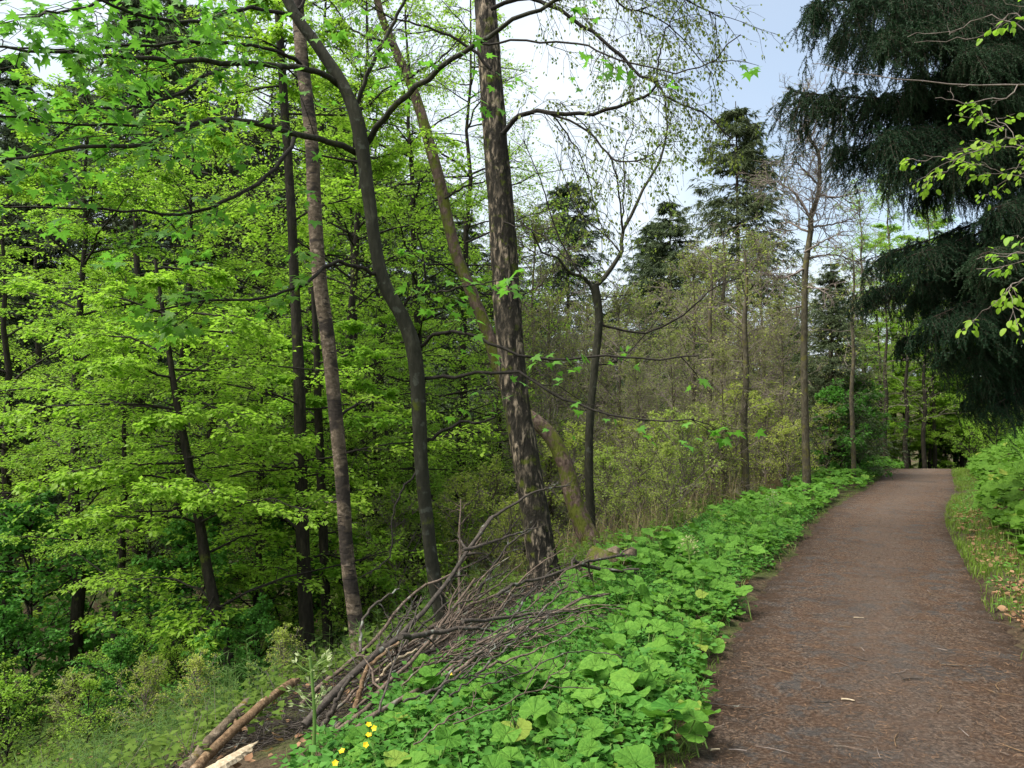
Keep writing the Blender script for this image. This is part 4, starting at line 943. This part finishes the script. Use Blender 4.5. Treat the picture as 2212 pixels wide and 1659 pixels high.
# sapling twigs at the right edge
def sapling(paths, Y, w, label, leaf=None, n=3, name="sapling_branch"):
    base = pix(paths[0], Y)[0]; t = thing("sapling", label, "sapling", base)
    for i, pth in enumerate(paths):
        limb(t, base, pix(pth, Y, Y + .15), w if i == 0 else w * .7, 2.2, Y, "twig_brown", dict(n=n, L=.35, planar=.4, droop=.1, m=2, r=.0025) if leaf else dict(n=1.6, L=.14, planar=1., droop=-.4, m=1, r=.002), leaf, 16)
sapling([[(2420, 60), (2330, 150), (2212, 183), (2080, 182), (1960, 170), (1850, 160), (1800, 143), (1752, 138)], [(2330, 150), (2160, 40), (2060, 65), (1960, 80)], [(2212, 183), (2160, 215), (2080, 220), (2020, 212)], [(2330, 150), (2200, 30), (2140, 75), (2060, 88), (1975, 92)]], 5.2, 7, "bare budding sapling twigs crossing in front of the huge spruce")
sapling([[(2420, 420), (2320, 350), (2212, 320), (2120, 325), (2060, 340), (1995, 335)], [(2212, 320), (2150, 270), (2105, 235)], [(2320, 350), (2200, 380), (2120, 350)]], 5.4, 6, "sapling branch with fresh green leaves against the dark spruce, the upper one", dict(n=5, size=.043, tpl=OVAL, mat="beech", spread=.05, flat=.4, hang=.5, s=(.2, 1)), 9)
sapling([[(2420, 600), (2300, 560), (2212, 545), (2160, 555), (2110, 560)], [(2300, 560), (2212, 600), (2165, 640), (2150, 660)]], 4.8, 5, "sapling branch with fresh green leaves against the dark spruce, the lower one", dict(n=5, size=.043, tpl=OVAL, mat="beech", spread=.05, flat=.4, hang=.5, s=(.2, 1)), 7)
sapling([[(2420, 40), (2300, 20), (2212, 10), (2150, 0)], [(2300, 20), (2230, -40), (2160, -60)]], 4.6, 5, "sapling branch with fresh leaves at the top right corner", dict(n=5, size=.043, tpl=OVAL, mat="beech", spread=.05, flat=.4, hang=.5, s=(.2, 1)), 7)

# ------------------------------------------------------------------ brush pile, logs, stump, twigs on the path
def stick(name, label, cat, pts, r0, r1, mat, group=None, side=0, sides=8, n=18, jit=.005):
    C = catmull(pts, n); C[1:-1] += rng.normal(0, jit, (n - 2, 3)); base = C[0].copy()
    mb = MB(); tube(mb, C, [r0, (r0 + r1) / 2, r1], sides, 0, .08, rnd=rng.random(), seed=int(rng.integers(0, 9)))
    if side:
        A, la = children(C[None], side, .5 * np.linalg.norm(C[-1] - C[0]) / 2.2, (.4, 1.15), 1., .12, (.25, 1), 6, .4, .05, .03); twigs(mb, A, r1 * 1.1, .0016, 5, 0)
        B, lb = children(A, 3, la * .55, (.4, 1.), 1., .1, (.2, 1), 5, .4, 0., .04); twigs(mb, B, .0026, .0012, 3, 0)
    return tag(link(name, mb.mesh(name, [M[mat]], base), None, base), label, cat, group)

def pile(path, lift0, lift1, w0, w1, mat, label, side=0, group=None, Ya=None, Yb=None):
    a = (hit(*path[0])[1] if Ya is None else Ya) - lift0; bb = Yb if Yb else a + 1.6
    pts = pix(path, a - .12, bb)
    g = ground_z(pts[:, 0], pts[:, 1]) + wpx(w0, a)
    pts[:, 2] = np.maximum(pts[:, 2], g)
    return stick("dead_branch", label, "branch", pts, wpx(w0, a), wpx(w1, bb), mat, group, side)
GP = "thin branches heaped in the brush pile"
pile([(657, 1568), (729, 1493), (795, 1427), (849, 1387), (867, 1371), (902, 1333), (959, 1269), (1010, 1190), (1065, 1115)], .45, 0, 19, 7, "dead_grey", "thickest lichen spotted dead branch running up the brush pile", 5, Yb=6.4)
pile([(864, 1375), (900, 1372), (959, 1363), (1029, 1356), (1085, 1373)], .45, 0, 14, 5, "dead_grey", "dark dead branch forking off sideways from the thickest branch", 3, Ya=5.3, Yb=5.6)
pile([(648, 1525), (689, 1483), (742, 1440), (777, 1411), (822, 1368), (862, 1312), (915, 1267), (975, 1240), (1040, 1160)], 0, 0, 11, 4, "dead", "long reddish dead branch along the upper edge of the brush pile", 4, Yb=6.6)
pile([(777, 1411), (779, 1371), (795, 1320), (830, 1292), (862, 1272)], 0, 0, 7, 4, "dead_grey", "dead branch hooking upright out of the brush pile", 0, Ya=5.2, Yb=5.6)
pile([(762, 1560), (777, 1493), (795, 1445), (830, 1410), (862, 1388)], 0, 0, 12, 7, "log", "tan barkless dead branch crossing in the middle of the pile", 0, Yb=5.2)
pile([(726, 1581), (785, 1536), (822, 1488), (885, 1430), (930, 1382), (975, 1322), (1026, 1250)], .45, 0, 12, 5, "dead", "long light brown dead branch parallel to the thickest branch", 5, Yb=6.0)
pile([(758, 1582), (822, 1536), (899, 1493), (930, 1475), (1005, 1424), (1092, 1397)], .45, 0, 13, 7, "dead", "dark arching dead branch lying along the edge of the leaf bed", 2, Yb=5.3)
pile([(685, 1590), (715, 1539), (731, 1504), (760, 1460)], 0, 0, 12, 8, "dead_grey", "short broken dead branch with pale end", 0, Yb=4.7)
pile([(800, 1500), (822, 1462), (850, 1430), (900, 1402)], 0, 0, 8, 5, "pale", "pale stripped dead branch in the middle of the pile", 0, Yb=5.4)
pile([(1072, 1288), (1112, 1262), (1165, 1251), (1259, 1216), (1299, 1206), (1344, 1200)], .45, 0, 8, 5, "dead_grey", "dead branch pointing from the pile to the mossy stump", 4, Ya=6.2, Yb=7.4)
pile([(1237, 1211), (1272, 1222), (1320, 1232), (1379, 1230)], 0, 0, 10, 6, "dead_grey", "short grey dead branch lying against the mossy stump", 2, Ya=6.9, Yb=7.2)
pile([(980, 1455), (1080, 1380), (1205, 1322), (1261, 1291), (1315, 1283)], .45, 0, 9, 4, "dead", "brown dead branch lying over the big butterbur leaves", 2, Ya=5.0, Yb=6.3)
pile([(1020, 1179), (1053, 1128), (1099, 1096), (1157, 1062), (1232, 1048)], 0, 0, 9, 3, "dead_grey", "grey dead twig reaching across the foot of the stout old birch", 4, Ya=6.4, Yb=7.0)
pile([(1000, 1188), (1060, 1172), (1112, 1155), (1152, 1140)], 0, 0, 8, 3, "dead_grey", "lower grey dead twig in front of the stout old birch", 4, Ya=6.2, Yb=6.8)
pile([(1000, 1342), (1090, 1335), (1205, 1318), (1230, 1316)], .45, 0, 9, 4, "dead_grey", "flat dead branch at the right end of the pile", 4, Ya=5.6, Yb=6.2)
for i in range(24):
    f = rng.random() ** .8; a = np.array([600 + 420 * f + rng.normal(0, 40), 1620 - 300 * f + rng.normal(0, 30)])
    ln = rng.uniform(180, 420); an = rng.normal(.62, .42) - .35 * f
    p = [(a[0] + ln * q * math.cos(an) , a[1] - ln * q * math.sin(an) - 26 * math.sin(3.1 * q) * rng.normal(.7, .9)) for q in (0, .33, .66, 1)]
    ya = hit(*a)[1] - .08
    pile(p, rng.uniform(0, .6), 0, rng.uniform(4, 9), 2.5, ("dead", "dead_grey", "dead_grey")[i % 3], "thin brown branch among many tangled in the brush pile", int(rng.integers(5, 9)), GP, Ya=ya, Yb=ya + rng.uniform(.3, 1.3))

for i in range(11):
    a = np.array([rng.uniform(680, 930), 0.]); a[1] = 1590 - (a[0] - 680) * .75 + rng.normal(0, 25)
    ln = rng.uniform(230, 460); an = rng.normal(.74, .24)
    p = [(a[0] + ln * q * math.cos(an - .25 * q), a[1] - ln * q * math.sin(an - .25 * q)) for q in (0, .33, .66, 1)]
    ya = hit(*a)[1]
    pile(p, rng.uniform(.1, .5), 0, rng.uniform(6, 11), 2.5, ("dead", "dead_grey")[i % 2], "long thin branch sticking up out of the brush pile", int(rng.integers(4, 8)), "long branches sticking up from the brush pile", Ya=ya, Yb=ya + rng.uniform(.5, 1.5))
for i in range(52):
    a = np.array([rng.uniform(860, 1150), 0.]); a[1] = 1500 - (a[0] - 860) * .62 + rng.normal(0, 45)
    ln = rng.uniform(140, 330); an = rng.normal(.36, .28)
    p = [(a[0] + ln * q * math.cos(an), a[1] - ln * q * math.sin(an) - 26 * math.sin(3.1 * q) * rng.uniform(-.4, 1.2)) for q in (0, .33, .66, 1)]
    ya = hit(*a)[1]
    lf_ = rng.uniform(.6, 1.5); pile(p, lf_, 0, rng.uniform(3, 6.5), 2., ("dead", "dead_grey")[i % 2], "thin brown twig of the fan spreading from the pile over the leaf bed", int(rng.integers(3, 6)), "thin twigs fanning from the brush pile over the leaf bed", Ya=ya, Yb=ya - lf_ + rng.uniform(.2, .9))

def log(path, Ya, Yb, w0, w1, mat, label, name="fallen_log", lump=.05, flat=1.):
    pts = pix(path, Ya, Yb); base = pts[0].copy(); mb = MB(); C = catmull(pts, 30)
    C[1:-1] += rng.normal(0, .0025, (28, 3))
    tube(mb, C, [wpx(w0, Ya), wpx((w0 + w1) / 2, (Ya + Yb) / 2), wpx(w1, Yb), wpx(w1, Yb)], 22, 0, lump, seed=3, groove=.06)
    e = C[-1]; ax = nrm(C[-1] - C[-4])
    for j in range(7):
        o_ = nrm(np.cross(ax, rng.normal(size=3))) * wpx(w1, Yb) * .62; tube(mb, np.array([e + o_ - ax * .03, e + o_ * .9 + ax * rng.uniform(.0, .04), e + o_ * .8 + ax * rng.uniform(.05, .11)]), [.016, .011, .002], 5, 0)
    for j in range(3):
        q = C[int(rng.integers(6, 24))]; o_ = nrm(np.cross(ax, rng.normal(size=3))); tube(mb, np.array([q, q + o_ * wpx(w0, Ya) * 1.05, q + (o_ + ax * .5) * wpx(w0, Ya) * 1.5]), [.016, .013, .008], 7, 0, .1)
    tag(link(name, mb.mesh(name, [M[mat]], base), None, base), label, "log")
log([(395, 1672), (449, 1606), (502, 1552), (534, 1518)], 4.5, 5.6, 30, 19, "log_moss", "grey mossy decaying log behind the peeled one", lump=.09)
log([(400, 1688), (441, 1640), (489, 1592), (555, 1532), (595, 1500), (634, 1474)], 4.3, 5.5, 23, 17, "log", "orange brown peeled log slanting up from the bottom edge")
a_, b_ = P(438, 1676, 4.2), P(556, 1602, 4.7); ax = nrm(b_ - a_); sd = nrm(np.cross(ax, UP)); up_ = np.cross(sd, ax); n_ = 16; mb = MB()
ring = np.array([(-1, -.35), (-.5, .25), (.1, .45), (.75, .3), (1, -.2), (.2, -.5)])
x_ = np.linspace(0, 1, n_); wd = .055 * np.interp(x_, [0, .6, .8, 1], [1, .95, .6, .08])
V = a_ + (x_ * np.linalg.norm(b_ - a_))[:, None, None] * ax + (ring[None, :, :1] * sd + ring[None, :, 1:] * up_ * .8) * wd[:, None, None] * rng.uniform(.8, 1.2, (n_, 6, 1)) + ax * rng.normal(0, .012, (n_, 6, 1))
ii_ = np.arange(n_ - 1)[:, None] * 6; jj_ = np.arange(6)[None]
mb.add(V, np.stack([ii_ + jj_, ii_ + (jj_ + 1) % 6, ii_ + 6 + (jj_ + 1) % 6, ii_ + 6 + jj_], -1).reshape(-1, 4)); mb.add(V[0], np.array([[5, 4, 3, 2, 1, 0]]))
tag(link("wood_chunk", mb.mesh("wood_chunk", [M["pale"]], a_, False), None, a_), "pale split chunk of wood with a jagged end", "wood")
# mossy stump
b = hit(1318, 1255); t = thing("tree_stump", "low mossy rotten stump at the back of the leaf bed", "stump", b)
mb = MB(); C = catmull([b - UP * .2, b + [0, 0, .12], b + [.05, .02, .3]], 14); tube(mb, C, [.30, .25, .21], 22, 0, .2, seed=2, groove=.08); link("bole", mb.mesh("stump_bole", [M["bark_moss"]], b), t)
mb = MB()
for i in range(4):
    a = i * 1.5; q = b + [.05 + .17 * math.cos(a), .02 + .17 * math.sin(a), .26]; tube(mb, catmull([q, q + [.05, 0, rng.uniform(.03, .09)]], 5), [.09, .03], 8, 0, .3, seed=i)
link("broken_rim", mb.mesh("stump_rim", [M["log_moss"]], b), t)

GW = "small twigs lying on the path"
def path_twig(u, v, L, an, r, mat, label, group=None):
    p = hit(u, v); p[2] = path_z(np.array([p[1]]))[0] + .012 + .012 * wob(p[0], p[1], 2.2) + r + .004
    d = np.array([math.cos(an), math.sin(an), 0]); k = np.array([-d[1], d[0], 0]) * L * rng.normal(0, .08)
    pts = np.array([p - d * L / 2, p + k, p + d * L / 2]); base = pts[0]
    mb = MB(); tube(mb, catmull(pts, 9), [r, r * .9, r * .6], 7, 0, .1)
    if L > .15: A, la = children(pts[None], 2, L * .3, (.4, .8), .05, 0., (.3, .9), 4); A[..., 2] = np.maximum(A[..., 2], p[2] - r * .3); twigs(mb, A, r * .6, r * .3, 5, 0)
    tag(link("twig", mb.mesh("twig", [M[mat]], base), None, base), label, "twig", group)
path_twig(1832, 1525, .07, -.4, .006, "pale", "pale tan chip of wood on the path, brightest one"); path_twig(1972, 1480, .14, .15, .005, "dead_grey", "straight grey twig on the open path, longest grey one")
path_twig(1825, 1466, .07, -.6, .003, "dead_grey", "short dark twig above the pale tan chip"); path_twig(1545, 1575, .2, .5, .004, "dead", "branched brown twig near the bed's bottom corner"); path_twig(1580, 1532, .26, -.3, .004, "dead_grey", "dark curved twig beside the bed's bottom part")
path_twig(2070, 1450, .16, -.15, .003, "dead_grey", "dark twig at the far right of the path"); path_twig(1545, 1630, .05, .2, .006, "pale", "pale chip beside the lowest butterbur plant"); path_twig(1855, 1340, .08, -.1, .004, "pale", "pale thin sliver in the middle of the path")
for i in range(46):
    v = 1150 + 500 * rng.random() ** .6; e = np.interp(v, [1150, 1330, 1650], [1740, 1600, 1500]); u = rng.uniform(e + 30, min(2200, e + np.interp(v, [1150, 1330], [320, 520])))
    if v > 1400: u = rng.uniform(e + 20, 2200)
    path_twig(u, v, rng.uniform(.05, .2), rng.uniform(0, 3.14), rng.uniform(.0015, .0035), ("dead", "dead_grey", "twig_brown", "log")[i % 4], "small dry twig, one of many scattered on the brown path", GW)

# ------------------------------------------------------------------ sky, sun, view
w = bpy.data.worlds.new("World"); scene.world = w; w.use_nodes = True; nt = w.node_tree; g = NT(nt)
for nd in list(nt.nodes): nt.nodes.remove(nd)
SUN_EL, SUN_AZ = R(58), R(-112)          # azimuth measured from +Y towards +X
sky = g.n("ShaderNodeTexSky", sky_type="NISHITA"); sky.sun_disc = False; sky.sun_elevation = SUN_EL; sky.sun_rotation = SUN_AZ; sky.air_density = 1.2; sky.dust_density = .8; sky.ozone_density = .4
co = g.n("ShaderNodeTexCoord").outputs["Generated"]
nz = g.noise(g.scaled(co, (1, 1, 1.8)), 2.1, 6, .55, .3)
dt = g.n("ShaderNodeVectorMath", operation="DOT_PRODUCT"); g.l(co, dt.inputs[0]); dt.inputs[1].default_value = (.44, .79, .43)
open_ = g.mapr(dt.outputs["Value"], .93, .995, 0., .34)
cl = g.mapr(g.math("SUBTRACT", nz, open_), .22, .48, .38, 1.)
cloud = g.mix(g.noise(co, 5, 4), (4.2, 4.95, 5.7), (5.2, 5.6, 6.0))
bg = g.n("ShaderNodeBackground"); bg.inputs[1].default_value = .1
g.l(g.mix(cl, sky.outputs[0], cloud), bg.inputs[0])
wo = g.n("ShaderNodeOutputWorld"); g.l(bg.outputs[0], wo.inputs[0])
ld = bpy.data.lights.new("sun", "SUN"); ld.energy = 4.2; ld.angle = R(34); ld.color = (1, .95, .87)
so = bpy.data.objects.new("sun", ld); col.objects.link(so)
dv = Vector((math.sin(SUN_AZ) * math.cos(SUN_EL), math.cos(SUN_AZ) * math.cos(SUN_EL), math.sin(SUN_EL)))
so.rotation_euler = dv.to_track_quat('Z', 'Y').to_euler(); so.location = dv * 50
vs = scene.view_settings; vs.view_transform = 'Standard'; vs.look = 'None'; vs.exposure = 1.06; vs.gamma = 1; vs.use_curve_mapping = False
scene.render.engine = 'CYCLES'; cy = scene.cycles
cy.max_bounces = 8; cy.diffuse_bounces = 5; cy.glossy_bounces = 1; cy.transmission_bounces = 7; cy.transparent_max_bounces = 4; cy.caustics_reflective = False; cy.caustics_refractive = False
cy.use_denoising = True; cy.use_adaptive_sampling = True; cy.adaptive_threshold = .015; cy.sample_clamp_indirect = 5
